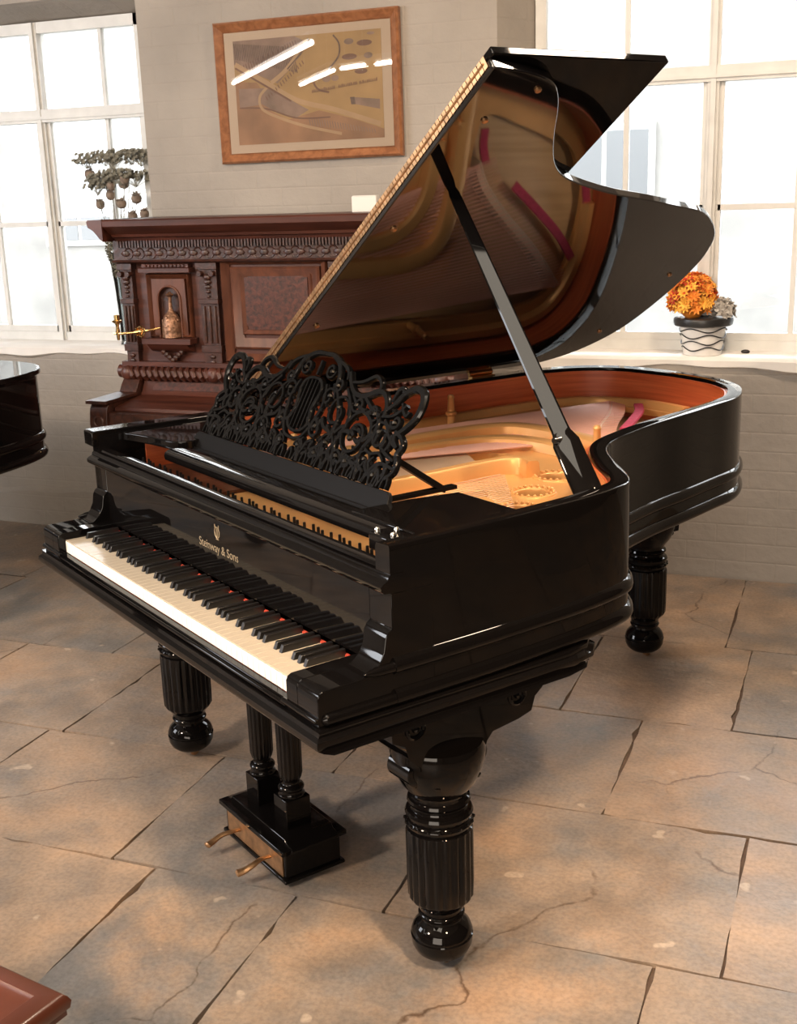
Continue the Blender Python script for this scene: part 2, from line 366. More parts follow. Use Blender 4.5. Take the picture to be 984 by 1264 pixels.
    def slab(x0, x1, y0, y1, skew=0):
        g = .0022; pts = []
        cs = [(x0+g, y0+g), (x1-g, y0+g), (x1-g, y1-g), (x0+g, y1-g)]
        for i in range(4):
            a, c2 = cs[i], cs[(i+1) % 4]; Ln = math.hypot(c2[0]-a[0], c2[1]-a[1]); n = max(1, int(Ln/.05))
            nx, ny = (c2[1]-a[1])/Ln, -(c2[0]-a[0])/Ln
            for k in range(n):
                t = k/n; x = a[0]+(c2[0]-a[0])*t; y = a[1]+(c2[1]-a[1])*t
                j = random.uniform(-.0028, .0018)+.0025*sin((x+y)*9)
                if random.random() < .03: j -= .008
                if k == 0: j = -.003
                pts.append((x+nx*j, y+ny*j))
        n = len(pts); o = len(f.v)
        v = random.random(); zz = random.uniform(-.0015, .0)
        nb = len(f.f)
        f.add([(x, y, zz) for x, y in pts]+[(x, y, -.03) for x, y in pts], [list(range(n))]+[(i, i+n, (i+1) % n+n, (i+1) % n) for i in range(n)])
        vals.extend([v]*(len(f.f)-nb))
    rows = {(-.62, .05): [-1.3, -.78, -.09, .30, 1.14, 1.9], (.05, .64): [-1.62, -.85, -.22, .52, 1.28, 2.1], (.64, 1.25): [-2.0, -1.4, -.80, .13, .91, 1.75],
            (1.25, 1.93): [-1.94, -1.03, -.2, .65, 1.18, 2.0], (1.93, 2.74): [-2.7, -1.96, -1.1, -.3, .3, 1.09, 1.8],
            (-1.3, -.62): [-1.5, -.6, .1, .75, 1.5], (-2.0, -1.3): [-1.2, -.4, .4, 1.2]}
    y = -2.0
    while y > YB:
        rows[(max(YB, y-.7), y)] = [random.uniform(-.3, .3)+k for k in range(-5, 4)]; y -= .7
    for (ya, yb), js in rows.items():
        js = sorted(js)
        while js[0] > X0+.9: js.insert(0, js[0]-random.uniform(.55, .9))
        while js[-1] < X1-.9: js.append(js[-1]+random.uniform(.55, .9))
        e = [X0]+js+[X1]
        for a, c2 in zip(e, e[1:]): slab(a, c2, ya, yb)
    nslab = len(f.f)
    f.cur = 1; f.add([(X0, YB, -.012), (X1, YB, -.012), (X1, 3.12, -.012), (X0, 3.12, -.012)], [(0, 1, 2, 3)]); vals.append(0)
    o = f.build('floor', [M['floor'], M['joint']], fixn=False); tag(o, kind='structure')
    at = o.data.attributes.new('slab', 'FLOAT', 'FACE'); at.data.foreach_set('value', vals)
M['ceil'] = simple('ceiling_paint', (.30, .28, .25), .8); M['midwall'] = simple('stained_plaster_wall', (.34, .31, .28), .8, var=.1); M['dimwall'] = simple('darkened_wall', (.022, .018, .016), .8, var=.2)  # right wall colour darkened so the piano rim reflects black
build_room()

# ------------------------------------------------------------------ grand piano
OUT = [(.728, .165), (.726, .4), (.716, .60), (.706, .70), (.692, .775), (.672, .828), (.636, .866), (.586, .902), (.517, .944), (.445, .994), (.39, 1.042),
       (.344, 1.105), (.306, 1.197), (.259, 1.351), (.223, 1.517), (.188, 1.659), (.157, 1.782), (.11, 1.875), (.025, 1.975), (-.066, 2.029), (-.146, 2.055),
       (-.272, 2.071), (-.446, 2.064), (-.565, 2.03), (-.663, 1.942), (-.715, 1.82), (-.731, 1.68), (-.732, 1.2), (-.732, .6), (-.732, .165)]
def rim_path(P=OUT, n=5):
    pts = catmull([(a, b) for a, b in P], n); out = []
    for i, p in enumerate(pts):
        a = pts[max(0, i-1)]; b = pts[min(len(pts)-1, i+1)]; t = (b-a).normalized()
        out.append((p.x, p.y, t.y, -t.x))   # outward normal (path runs right front -> tail -> left front)
    return out
PATH = rim_path()
def inner(d): return [(x+nx*d, y+ny*d) for x, y, nx, ny in PATH]
RIMPROF = [(-.046, .980), (-.042, .989), (-.004, .991), (-.001, .9895), (0, .986), (0, .980), (0, .90), (0, .783), (0, .776), (.005, .773), (.010, .766), (.012, .757), (.010, .749), (.004, .744), (0, .741), (0, .736), (0, .719), (0, .714),
           (.006, .710), (.012, .702), (.013, .693), (.010, .685), (.002, .680), (-.01, .678), (-.046, .678)]
LEGP = [(.016, .012), (.018, .034), (.024, .047), (.035, .059), (.05, .0655), (.068, .067), (.070, .064), (.074, .064), (.076, .066), (.09, .061), (.099, .053), (.106, .044), (.112, .043), (.114, .048), (.120, .050),
        (.124, .048), (.126, .044), (.130, .044), (.132, .048), (.138, .0485), (.142, .052), (.150, .058), (.158, .066), (.166, .0705), (.20, .0715), (.26, .0715), (.318, .0715), (.324, .070), (.328, .064),
        (.331, .064), (.334, .070), (.340, .0725), (.346, .070), (.349, .065), (.352, .065), (.355, .070), (.362, .072), (.368, .069), (.371, .061), (.376, .058), (.380, .058),
        (.383, .064), (.389, .067), (.395, .065), (.398, .060), (.404, .060), (.415, .066), (.430, .078), (.450, .088), (.475, .097), (.505, .100), (.522, .094)]
def flute(z, a, r):
    if .150 < z < .326:
        k = min(1, (z-.150)/.012, (.326-z)/.006)
        return r-.0045*k*(1-abs(sin(a*11)))
    return r
def make_leg(parent, x, y, top=.64, big=True):
    b = MB(); prof = []
    for i in range(len(LEGP)-1):
        prof.append(LEGP[i])
    prof.append(LEGP[-1])
    b.lathe(prof, 120, rf=flute)
    if big:
        b.prism([(-.165, top), (-.165, .605), (-.150, .590), (-.150, .575), (-.12, .560), (-.112, .53), (-.085, .505), (-.078, .492), (.078, .492), (.085, .512), (.10, .528), (.17, .536), (.205, .545), (.215, .575), (.235, .59), (.248, .615), (.25, top)], YZ, -.058, .058)
        for sx in (-1, 1):
            for dy, dz, rr in ((-.095, .592, .020), (.165, .592, .020)):
                b.torus((sx*.058, dy, dz), rr, .005, 'x', 20, 6); b.sphere((sx*.058, dy, dz), .009, 8)
    else:
        b.prism([(-.12, top), (-.12, .635), (-.10, .615), (-.088, .58), (-.08, .46), (.08, .46), (.088, .58), (.10, .615), (.12, .635), (.12, top)], YZ, -.07, .07)
        b.prism([(-.12, top), (-.12, .635), (-.10, .615), (-.088, .58), (-.08, .46), (.08, .46), (.088, .58), (.10, .615), (.12, .635), (.12, top)], XZ, -.07, .07)
    for s in (-1, 1):    # carved scrolls and leaves round the capital
        b.lathe([(-.040, .024), (-.036, .030), (.036, .030), (.040, .024)], 20, (0, s*.072, .478), axis='x')
        for e in (-1, 1):
            b.torus((e*.040, s*.070, .482), .017, .005, 'x', 18, 6); b.sphere((e*.042, s*.070, .482), .008, 8)
            for k in range(4): b.sphere((e*(.066-.006*k), s*(.050-.014*k), .452-.004*k), .009, 8)
    for k in range(20):
        a = 2*PI*k/20; b.sphere((.0715*cos(a), .0715*sin(a), .343), .0045, 6)
    o = b.build('leg', M['black'], parent, loc=(x, y, 0))
    c = MB(); c.lathe([(-.008, .010), (-.007, .014), (.007, .014), (.008, .010)], 16, (.012, .0, .0145), axis='x'); c.lathe([(.014, .012), (.022, .014)], 12)
    c.build('caster', M['agedbrass'], o)
    return o

PW = -0.5956
GP = empty('grand_piano', (0, 0, 0), PW, 'black polished grand piano with open lid, fretwork music desk and fluted turned legs', 'piano')
def build_rim(root, inner_mat=True):
    b = MB(); b.path_loft(PATH, RIMPROF); r = b.build('rim', M['black'], root)
    if inner_mat:
        b = MB(); b.path_loft([q for q in PATH if q[1] > .29], [(-.0465, .80), (-.0465, .9785), (-.052, .9785), (-.052, .80)]); b.build('inner_rim', M['mahog'], root)
    # keybed: slab under keyboard, front projecting
    b = MB(); prof = [(.0, .678), (-.004, .672), (-.010, .664), (-.012, .655), (-.010, .647), (-.002, .640), (.008, .637), (.70, .637), (.71, .64), (.712, .65), (.70, .665), (.66, .668), (.645, .672), (.645, .678)]
    vs = []
    for sx, ins in ((-1, .0), (-1, 1), (1, 1), (1, 0)):
        pass
    # rounded-profile tray made by lofting a rectangle ring
    ring = [(-.738, -.008), (.738, -.008), (.738, .60), (.725, .66), (.69, .70), (-.69, .70), (-.725, .66), (-.738, .60)]
    lv = [(0., .680), (-.002, .676), (.0, .668), (.008, .662), (.009, .652), (.004, .644), (-.006, .638), (-.02, .637)]
    n = len(ring); fs = []
    for d, z in lv:
        for x, y in ring:
            vs.append((x+math.copysign(d, x), y-(d if y < 0 else -d), z))
    for i in range(len(lv)-1):
        for k in range(n): fs.append((i*n+k, i*n+(k+1) % n, (i+1)*n+(k+1) % n, (i+1)*n+k))
    fs += [list(range(n)), [(len(lv)-1)*n+k for k in range(n)][::-1]]
    b = MB(); b.add(vs, fs); b.build('keybed', M['black'], root)
    # arms with cheek curve
    for s in (-1, 1):
        b = MB()
        poly = [(.0, .665), (.0, .738), (.004, .746), (.012, .750), (.095, .751), (.118, .756), (.136, .770), (.146, .790), (.150, .815), (.156, .826), (.165, .832), (.165, .90), (.26, .90), (.26, .665)]
        b.prism(poly, YZ, s*.655, s*.7285)
        b.prism([(.0, .665), (.0, .738), (.004, .746), (.012, .750), (.095, .751), (.26, .751), (.26, .665)], YZ, s*.6135, s*.656)
        # applied bead following the side
        b.tube([(s*.7275, .006, .694), (s*.7275, .014, .694), (s*.7275, .08, .694), (s*.7275, .172, .694)], [.004, .012, .0125, .0125], 14)
        b.tube([(s*.7275, .10, .757), (s*.7275, .125, .757), (s*.7275, .172, .757)], [.002, .009, .0115], 14)
        b.tube([(s*.60, -.001, .6945), (s*.66, -.002, .6945), (s*.7285, -.002, .6945)], .006, 10)
        b.build('arm', M['black'], root, bevel=.004)
build_rim(GP)
# front case parts
b = MB(); b.prism([(.166, .744), (.166, .902), (.168, .925), (.19, .925), (.19, .744)], YZ, -.654, .654)
FB = b.build('fallboard', M['black'], GP)
b = MB()   # stepped cap moulding along the front of the case
b.prism([(.150, .902), (.144, .908), (.143, .916), (.150, .922), (.158, .925), (.160, .932), (.164, .936), (.195, .936), (.195, .900)], YZ, -.7295, .7295)
b.build('front_moulding', M['black'], GP)
b = MB(); b.prism([(.170, .936), (.168, .940), (.170, .945), (.174, .947), (.192, .947), (.192, .936)], YZ, -.69, .69); b.build('front_rail', M['black'], GP)
b = MB(); b.prism([(.148, .955), (.148, .992), (.152, .997), (.64, .997), (.64, .955)], YZ, -.748, -.688); b.build('hinge_rail', M['black'], GP, bevel=.003)
b = MB(); b.box(-.6125, .6125, .002, .018, .668, .697); b.tube([(-.612, .0, .688), (.612, .0, .688)], .005, 8); b.build('keyslip', M['black'], GP, bevel=.003)
b = MB(); b.box(-.612, .612, .158, .1655, .722, .7345); b.build('key_felt', M['redfelt'], GP)
b = MB(); b.box(-.612, .612, .03, .165, .685, .702); b.build('key_frame', M['redfelt'], GP)
# keys
kw = 1.225/52
wk = None; pat = [1, 0, 1, 1, 0, 1, 1]   # black key after white: A# -, C# D# - F# G#  (starting at A)
b = MB(); b.box(-kw/2+.0005, kw/2-.0005, .021, .162, .708, .7305); b.cur = 1; b.box(-kw/2+.0008, kw/2-.0008, .0195, .0212, .697, .7275)
k0 = b.build('white_key', [M['ivory'], M['ivory_lit']], GP, bevel=.0008)
b = MB(); w = .0058
b.add([(-w, .068, .729), (w, .068, .729), (w, .161, .729), (-w, .161, .729), (-w+.001, .075, .7455), (w-.001, .075, .7455), (w-.001, .161, .7455), (-w+.001, .161, .7455)],
      [(0, 3, 2, 1), (4, 5, 6, 7), (0, 1, 5, 4), (1, 2, 6, 5), (2, 3, 7, 6), (3, 0, 4, 7)])
b0 = b.build('black_key', M['keyblack'], GP, bevel=.001)
first = [True, True]
for i in range(52):
    x = -.6125+kw*(i+.5)
    o = k0 if i == 0 else copy_tree(k0, GP); o.location = (x, 0, 0)
    n = i % 7
    if pat[n] and i < 51:
        o = b0 if first[1] else copy_tree(b0, GP); first[1] = False
        o.location = (x+kw/2, 0, 0)
# maker's name on the fallboard
def text_obj(txt, size, name, mat, parent, mw, ext=.0002, shear=0.):
    cu = bpy.data.curves.new(name, 'FONT'); cu.body = txt; cu.size = size; cu.extrude = ext; cu.align_x = 'CENTER'; cu.shear = shear
    t = bpy.data.objects.new(name, cu); COL.objects.link(t)
    bpy.context.view_layer.update()
    me = bpy.data.meshes.new_from_object(t.evaluated_get(bpy.context.evaluated_depsgraph_get()))
    bpy.data.objects.remove(t); me.materials.clear(); me.materials.append(mat)
    me.transform(mw)
    o = bpy.data.objects.new(name, me); COL.objects.link(o); o.parent = parent; return o
fa = math.atan2(.205-.235, .86-.79)   # lean of the face
up = Vector((0, 0, 1.)); rt = Vector((1, 0, 0)); nn = rt.cross(up)
mw = Matrix(((rt.x, up.x, nn.x, .02), (rt.y, up.y, nn.y, .1655), (rt.z, up.z, nn.z, .812), (0, 0, 0, 1)))
M['lettering'] = simple('gilt_lettering', (.45, .36, .24), .4, metal=.5)
lt = text_obj('Steinway & Sons', .030, 'maker_name', M['lettering'], FB, mw)
b = MB()
def lyp(s, t): return Vector((.02, .1655, .812))+rt*s+up*t
b.tube([lyp(-.002, .035), lyp(-.010, .042), lyp(-.012, .052), lyp(-.008, .060), lyp(-.010, .068)], .0012, 6)
b.tube([lyp(.002, .035), lyp(.010, .042), lyp(.012, .052), lyp(.008, .060), lyp(.010, .068)], .0012, 6)
b.tube([lyp(-.009, .062), lyp(.009, .062)], .001, 6); b.tube([lyp(-.006, .033), lyp(.006, .033)], .0014, 6)
for s in (-.003, 0, .003): b.tube([lyp(s, .036), lyp(s, .062)], .0005, 5)
b.build('lyre_emblem', M['lettering'], FB)

# soundboard, plate, strings
def flat(poly, z0, z1, name, mat, parent, holes=()):
    cu = bpy.data.curves.new(name, 'CURVE'); cu.dimensions = '2D'; cu.fill_mode = 'BOTH'; cu.extrude = (z1-z0)/2
    cu.bevel_depth = .002; cu.bevel_resolution = 1
    for pl in [poly]+list(holes):
        sp = cu.splines.new('POLY'); sp.points.add(len(pl)-1); sp.use_cyclic_u = True
        for p, q in zip(sp.points, pl): p.co = (q[0], q[1], 0, 1)
    t = bpy.data.objects.new(name, cu); COL.objects.link(t); bpy.context.view_layer.update()
    me = bpy.data.meshes.new_from_object(t.evaluated_get(bpy.context.evaluated_depsgraph_get()))
    bpy.data.objects.remove(t); me.materials.clear(); me.materials.append(mat); me.transform(Matrix.Translation((0, 0, (z0+z1)/2)))
    o = bpy.data.objects.new(name, me); COL.objects.link(o); o.parent = parent; return o
IN = inner(-.05)
IN = [(x, max(y, .21)) for x, y in IN]
b = MB(); b.prism(IN, XY, .815, .822); b.build('soundboard', M['sboard'], GP)
b = MB(); b.box(-.676, .676, .20, .56, .822, .849); b.build('pin_block', M['mahog'], GP)
def circ(x, y, r, n=28): return [(x+r*cos(2*PI*k/n), y+r*sin(2*PI*k/n)) for k in range(n)]
def rnd(P, n=5): return [tuple(p) for p in catmull(P, n, True)]
HOLES = [(.34, .80, .040), (.245, .93, .046), (.155, 1.085, .046), (.095, 1.235, .040), (.47, .76, .036)]
PLO = inner(-.053); PLO = [(x, max(y, .215)) for x, y in PLO]
op1 = rnd([(-.585, .58), (-.53, .58), (-.50, 1.0), (-.47, 1.36), (-.38, 1.44), (-.2, 1.445), (-.02, 1.44), (.09, 1.47), (.06, 1.62), (.0, 1.80), (-.08, 1.92), (-.22, 1.97), (-.42, 1.965), (-.53, 1.90), (-.585, 1.70), (-.59, 1.1)])
op2 = rnd([(-.26, .58), (-.06, .58), (-.045, .80), (-.035, .98), (-.05, 1.12), (-.12, 1.17), (-.20, 1.14), (-.235, .95), (-.25, .75)])
op3 = rnd([(.12, .58), (.26, .58), (.27, .68), (.22, .80), (.14, .86), (.12, .75)])
flat(PLO, .850, .866, 'iron_plate', M['gold'], GP, [op1, op2, op3]+[circ(*h) for h in HOLES])
PL = [o for o in COL.objects if o.name == 'iron_plate'][0]
def strut(name, pts, w, z0, z1):
    b = MB(); vs = []
    path = catmull(pts, 6); pp = []
    for i, p in enumerate(path):
        a = path[max(0, i-1)]; c = path[min(len(path)-1, i+1)]; t = (c-a).normalized(); pp.append((p.x, p.y, t.y, -t.x))
    b.path_loft(pp, [(-w, z0), (w, z0), (w*.8, z1-.006), (w*.55, z1), (-w*.55, z1), (-w*.8, z1-.006)])
    return b.build(name, M['gold'], PL)
strut('plate_strut', [(-.655, .40), (-.652, .9), (-.652, 1.4), (-.645, 1.72), (-.60, 1.89), (-.50, 1.97), (-.36, 2.0), (-.2, 1.99)], .022, .86, .893)
strut('plate_strut', [(-.36, .40), (-.37, .8), (-.375, 1.1), (-.36, 1.26), (-.30, 1.35), (-.15, 1.375), (.05, 1.365), (.18, 1.36)], .034, .86, .912)
strut('plate_strut', [(-.305, .40), (-.312, .75), (-.305, 1.05), (-.265, 1.20), (-.16, 1.275), (.02, 1.285)], .030, .86, .900)
strut('plate_strut', [(.035, .40), (.035, .75), (.028, .97), (.06, 1.05), (.12, 1.04)], .022, .86, .912)
strut('plate_strut', [(.40, .40), (.40, .62), (.36, .70), (.30, .72)], .016, .86, .905)
b = MB()   # capo bar across the front of the plate
b.box(-.67, .67, .52, .555, .86, .885); b.build('capo_bar', M['gold'], PL, bevel=.005)
for x, y, r in HOLES:
    b = MB(); b.torus((x, y, .866), r+.008, .007, 'z', 36, 8)
    for k in range(20):
        a = 2*PI*k/20; b.sphere((x+(r+.006)*cos(a), y+(r+.006)*sin(a), .872), .0055, 6)
    b.build('hole_rosette', M['gold'], PL)
    b = MB(); b.lathe([(.823, r+.012), (.828, r+.012)], 28, (x, y, 0)); b.build('hole_dark_disc', M['walnutdark'], GP)  # dark disc added below each plate hole so the opening looks dark
for x, y in ((-.60, 1.32), (.09, 1.30), (-.40, .62), (.03, .62)):
    b = MB(); b.lathe([(.86, .014), (.90, .013), (.905, .018), (.912, .018), (.916, .012), (.955, .010), (.960, .012), (.968, .008)], 16, (x, y, 0)); b.build('nose_bolt', M['gold'], PL)
b = MB()   # bass bridge and long bridge
pb = catmull([(-.50, 1.93), (-.43, 1.86), (-.34, 1.76), (-.24, 1.63), (-.14, 1.52), (-.06, 1.465)], 8); pth = []
for i, p in enumerate(pb):
    a = pb[max(0, i-1)]; c = pb[min(len(pb)-1, i+1)]; t = (c-a).normalized(); pth.append((p.x, p.y, t.y, -t.x))
b.path_loft(pth, [(-.018, .82), (.018, .82), (.014, .876), (-.014, .876)])
for i, (x, y, nx, ny) in enumerate(pth[::1]): b.sphere((x+nx*.009, y+ny*.009, .878), .004, 6); b.sphere((x-nx*.009, y-ny*.009, .878), .004, 6)
b.build('bridge', M['bridge'], GP)
def felt(P, z):
    b = MB(); p = catmull(P, 6); pt = []
    for i, q in enumerate(p):
        a = p[max(0, i-1)]; c = p[min(len(p)-1, i+1)]; t = (c-a).normalized(); pt.append((q.x, q.y, t.y, -t.x))
    b.path_loft(pt, [(-.016, z), (.016, z), (.014, z+.006), (-.014, z+.006)]); b.build('felt_strip', M['felt'], GP)
felt([(-.40, 1.97), (-.31, 1.88), (-.22, 1.76), (-.13, 1.63)], .878)
felt([(-.33, 2.0), (-.22, 1.99), (-.12, 1.95)], .868)
felt([(-.06, 1.50), (.0, 1.475), (.05, 1.47)], .868)
felt([(-.20, .60), (-.15, .62), (-.05, .62)], .868)

bass = None
for i in range(44):
    t = i/43; q = pb[int(t*(len(pb)-1))]
    x0 = -.60+.40*t*.55; x0 = -.615+.20*t
    b = MB(); b.tube([(x0, .40, .885), (q.x, q.y, .882)], .0030, 6); b.tube([(q.x, q.y, .882), (q.x+(q.x-x0)*.05, q.y+.07, .872)], .0016, 5)
    b.build('bass_string', M['copper'], GP)
for i in range(40):
    t = i/39; x0 = -.25+.26*t; x1 = -.24+.22*t
    b = MB(); b.tube([(x0, .40, .878), (x1-.02, 1.10-.1*t, .872)], .0014, 5); b.build('treble_string', M['steel'], GP)
for i in range(40):
    t = i/39; x0 = .07+.58*t
    b = MB(); b.tube([(x0, .40, .878), (x0-.02, 1.0-.42*t, .872)], .0012, 5); b.build('treble_string', M['steel'], GP)
p0 = None
for r in range(2):
    for i in range(48):
        x = -.60+1.24*i/47+(.006 if r else 0); y = .225+.028*r+.005*sin(i*1.7)
        if p0 is None:
            b = MB(); b.lathe([(.866, .0030), (.905, .0028), (.906, .0036), (.924, .0034), (.925, .002)], 8); b.torus((0, 0, .885), .0045, .0014, 'z', 10, 5)
            p0 = b.build('tuning_pin', M['darksteel'], GP); o = p0
        else: o = copy_tree(p0, GP)
        o.location = (x, y, 0)
b = MB(); b.box(-.672, -.26, .205, .42, .866, .878); b.build('cheek_block', M['walnutlight'], GP, bevel=.002)
# music tray, side boards, desk
b = MB(); b.prism([(.238, .952), (.236, .962), (.240, .972), (.250, .977), (.298, .977), (.300, .970), (.300, .952), (.245, .950)], YZ, -.41, .655)
TR = b.build('desk_rail', M['black'], GP)
b = MB(); Rb = [(.45, .262), (.681, .262), (.678, .52), (.475, .52), (.452, .40)]
b.prism(Rb, XY, .955, .984); b.build('side_board', M['black'], GP, bevel=.003)
Lb = [tuple(p) for p in catmull([(-.684, .235), (-.66, .232), (-.62, .245), (-.55, .262), (-.48, .272), (-.44, .285), (-.425, .31)], 5)]+[(-.425, .56), (-.684, .56)]
b = MB(); b.prism(Lb, XY, .965, .988); b.build('side_board', M['black'], GP, bevel=.003)
# right-hand rail end block with hinge pins
b = MB(); b.box(.59, .672, .21, .262, .945, .980); b.build('rail_block', M['black'], GP, bevel=.004)
b = MB()
for x, y in ((.605, .222), (.655, .225), (.63, .25)): b.lathe([(.98, .006), (.986, .006), (.990, .003)], 10, (x, y, 0))
b.build('rail_screw', M['silver'], TR)
TILT = R(30); OY, OZ = .338, .962
def dk(s, h, n=0.): return (s, OY+h*sin(TILT)+n*cos(TILT)*-1, OZ+h*cos(TILT)+n*sin(TILT))
b = MB(); strip = [(-.475, 0), (.475, 0), (.462, .020), (.455, .040), (.445, .048), (-.445, .048), (-.455, .040), (-.462, .020)]
b.prism(strip, lambda a, h, t: dk(a, h, t), -.006, .006)
b.prism([(-.47, -.006), (.47, -.006), (.47, .004), (-.47, .004)], lambda a, h, t: dk(a, h, t), 0, .012)
DK = b.build('music_desk', M['satin'], GP, bevel=.002)
fw = MB()
def stroke(P, r=.0055, n=6, mirror=True, closed=False, taper=True):
    r *= 1.14; P = [(x, .05 if h < .075 and h < .066 else h) for x, h in P]
    p = catmull(P, n, closed); N = len(p)
    for sg in ((1, -1) if mirror else (1,)):
        rs = [r*(1-.35*abs(2*i/(N-1)-1)) if taper else r for i in range(N)]
        fw.ribbon([dk(q[0]*sg, q[1], random.uniform(0, .0006)) for q in p], rs, (0, -cos(TILT), sin(TILT)), .0055)
def curl(cx, cy, r0, a0, turns, dirn=1, r=.0050, n=14):
    P = [(cx+r0*(1-.72*k/n)*cos(a0+dirn*turns*2*PI*k/n), cy+r0*(1-.72*k/n)*sin(a0+dirn*turns*2*PI*k/n)) for k in range(n+1)]
    stroke(P, r, 2)
    for sg in (1, -1): fw.sphere(dk(P[-1][0]*sg, P[-1][1], .003), r*1.5, 8)
# outer silhouette (right half, mirrored)
stroke([(0, .318), (.04, .316), (.075, .300), (.095, .272), (.10, .24)], .0085)
stroke([(.06, .309), (.10, .298), (.125, .285), (.135, .265)], .006)
stroke([(.135, .285), (.155, .258), (.185, .238), (.225, .236), (.265, .252), (.295, .250), (.318, .228), (.325, .20)], .0085)
stroke([(.16, .262), (.20, .268), (.24, .285), (.268, .272), (.275, .25)], .0060)
stroke([(.325, .215), (.345, .232), (.365, .258), (.395, .275), (.425, .268), (.437, .240), (.430, .208), (.405, .178), (.385, .165)], .0095)
stroke([(.335, .235), (.340, .262), (.352, .270), (.360, .262)], .0065)
stroke([(.372, .238), (.385, .222), (.400, .212), (.408, .222)], .0050)
stroke([(.385, .175), (.412, .165), (.428, .148), (.420, .128), (.430, .110), (.432, .090), (.415, .070)], .0075)
stroke([(.36, .17), (.385, .152), (.41, .140)], .0055)
stroke([(.355, .135), (.385, .122), (.42, .112)], .0055)
stroke([(.34, .065), (.36, .090), (.39, .100), (.43, .095)], .0060)
# big scroll circles and S curves
for cx, cy, rr, a, tr, d in ((.245, .145, .055, PI*.5, 1.35, 1), (.335, .155, .038, PI, 1.2, -1), (.145, .185, .045, 0, 1.25, 1), (.155, .105, .035, PI*1.2, 1.2, -1),
                             (.31, .095, .028, 0, 1.1, 1), (.215, .215, .022, PI, 1.1, 1), (.285, .205, .024, 0, 1.1, -1), (.085, .135, .026, PI*.5, 1.1, 1), (.085, .215, .026, 0, 1.1, 1),
                             (.055, .28, .022, 0, 1.1, -1), (.205, .085, .020, 0, 1.1, 1), (.255, .080, .018, PI, 1.1, -1), (.375, .075, .020, PI, 1.1, 1), (.115, .078, .018, 0, 1.1, 1),
                             (.375, .195, .018, PI, 1.1, 1), (.045, .085, .020, PI, 1.1, -1), (.11, .25, .020, PI, 1.1, 1)):
    curl(cx, cy, rr, a, tr, d)
stroke([(.10, .245), (.13, .215), (.16, .165), (.15, .12), (.11, .09), (.07, .07)], .0065)
stroke([(.15, .245), (.19, .205), (.20, .165), (.185, .12), (.20, .08), (.22, .062)], .0065)
stroke([(.23, .235), (.265, .215), (.31, .195), (.315, .155), (.295, .12), (.30, .085), (.31, .062)], .0075)
stroke([(.18, .235), (.22, .210), (.28, .20)], .0055)
stroke([(.20, .165), (.235, .20), (.285, .185), (.305, .145), (.29, .105), (.25, .088), (.21, .10)], .0060)
stroke([(.335, .195), (.36, .18), (.385, .185)], .0055)
stroke([(.32, .20), (.35, .205), (.37, .215), (.39, .235)], .0055)
for x in (.04, .13, .165, .235, .285, .335, .395): stroke([(x, .062), (x+.012, .078), (x+.003, .095), (x+.015, .11)], .0050)
stroke([(.30, .125), (.33, .115), (.36, .12), (.385, .105)], .0050)
stroke([(.06, .245), (.075, .20), (.065, .15), (.04, .11), (.0, .10)], .0060)
# central lyre panel
stroke([(0, .255), (.03, .25), (.045, .225), (.035, .18), (.045, .145), (.03, .125), (0, .118)], .0065)
stroke([(0, .262), (0, .30)], .0055, mirror=False)
for s in (-.024, -.008, .008, .024): stroke([(s, .125), (s, .19), (s, .25)], .0034, 2, mirror=False)
random.seed(3)
for k in range(60):
    x = random.uniform(.05, .40); h = random.uniform(.07, .22)
    for sg in (1, -1): fw.sphere(dk(x*sg, h, random.uniform(.001, .004)), random.uniform(.004, .0065), 7)
for k in range(34):      # leaf tips between the scrolls
    x = .055+.345*(k % 17)/16; h = .085+(.062 if k > 16 else 0)+random.uniform(-.008, .008); a = random.uniform(0, 2*PI); l = random.uniform(.016, .024)
    stroke([(x-l*cos(a), h-l*sin(a)), (x+l*.4*cos(a+.9), h+l*.4*sin(a+.9)), (x+l*cos(a), h+l*sin(a))], .0064, 4)
for k in range(13):      # small arches standing on the base strip
    x = .02+.40*k/12
    stroke([(x-.010, .05), (x-.008, .068), (x, .078), (x+.008, .068), (x+.010, .05)], .0045, 3)
fw.build('fretwork', M['fret'], DK)
for s in (-1, 1):       # easel supports behind the desk
    b = MB(); a1 = Vector(dk(s*.40, .12, -.008)); a2 = Vector((s*.41, OY+.19, .975))
    b.obox((a1+a2)/2, Vector((.010, 0, 0)), (a2-a1)/2, Vector((0, .004, .005))); b.obox(((s*.41), OY+.12, .978), (.010, 0, 0), (0, .10, 0), (0, 0, .004))
    b.build('desk_support', M['satin'], DK)

# lid
TH = R(35); HX, HZ = -.735, 1.004
lidm = Matrix.Translation((HX, 0, HZ)) @ Matrix.Rotation(-TH, 4, 'Y')
def lidobj(b, name, mat, parent, bevel=0, top=False):
    o = b.build(name, mat, parent, bevel=bevel)
    if parent is GP: o.matrix_local = lidm
    return o
LP = [(x+nx*.013-HX, y+ny*.013) for x, y, nx, ny in PATH if y > .645]
poly = [(0.0, .64), (LP[0][0], .64)]+LP
poly = [(max(0, a), c) for a, c in poly]; poly2 = [poly[0]]
for q in poly[1:]:
    if math.hypot(q[0]-poly2[-1][0], q[1]-poly2[-1][1]) > .004: poly2.append(q)
b = MB(); b.prism(poly2, XY, 0, .024)
LID = lidobj(b, 'lid', M['lidblack'], GP, .003)
b = MB(); b.box(0.0, 1.470, .645, 1.155, .026, .046); lidobj(b, 'lid_flap', M['black'], LID, .003)
b = MB(); b.tube([(0.02, .6375, .025), (1.44, .6375, .025)], .003, 8)
for k in range(96): b.box(.03+k*.0148, .0425+k*.0148, .6372, .6385, .012, .038)
lidobj(b, 'piano_hinge', M['agedbrass'], LID)
b = MB()
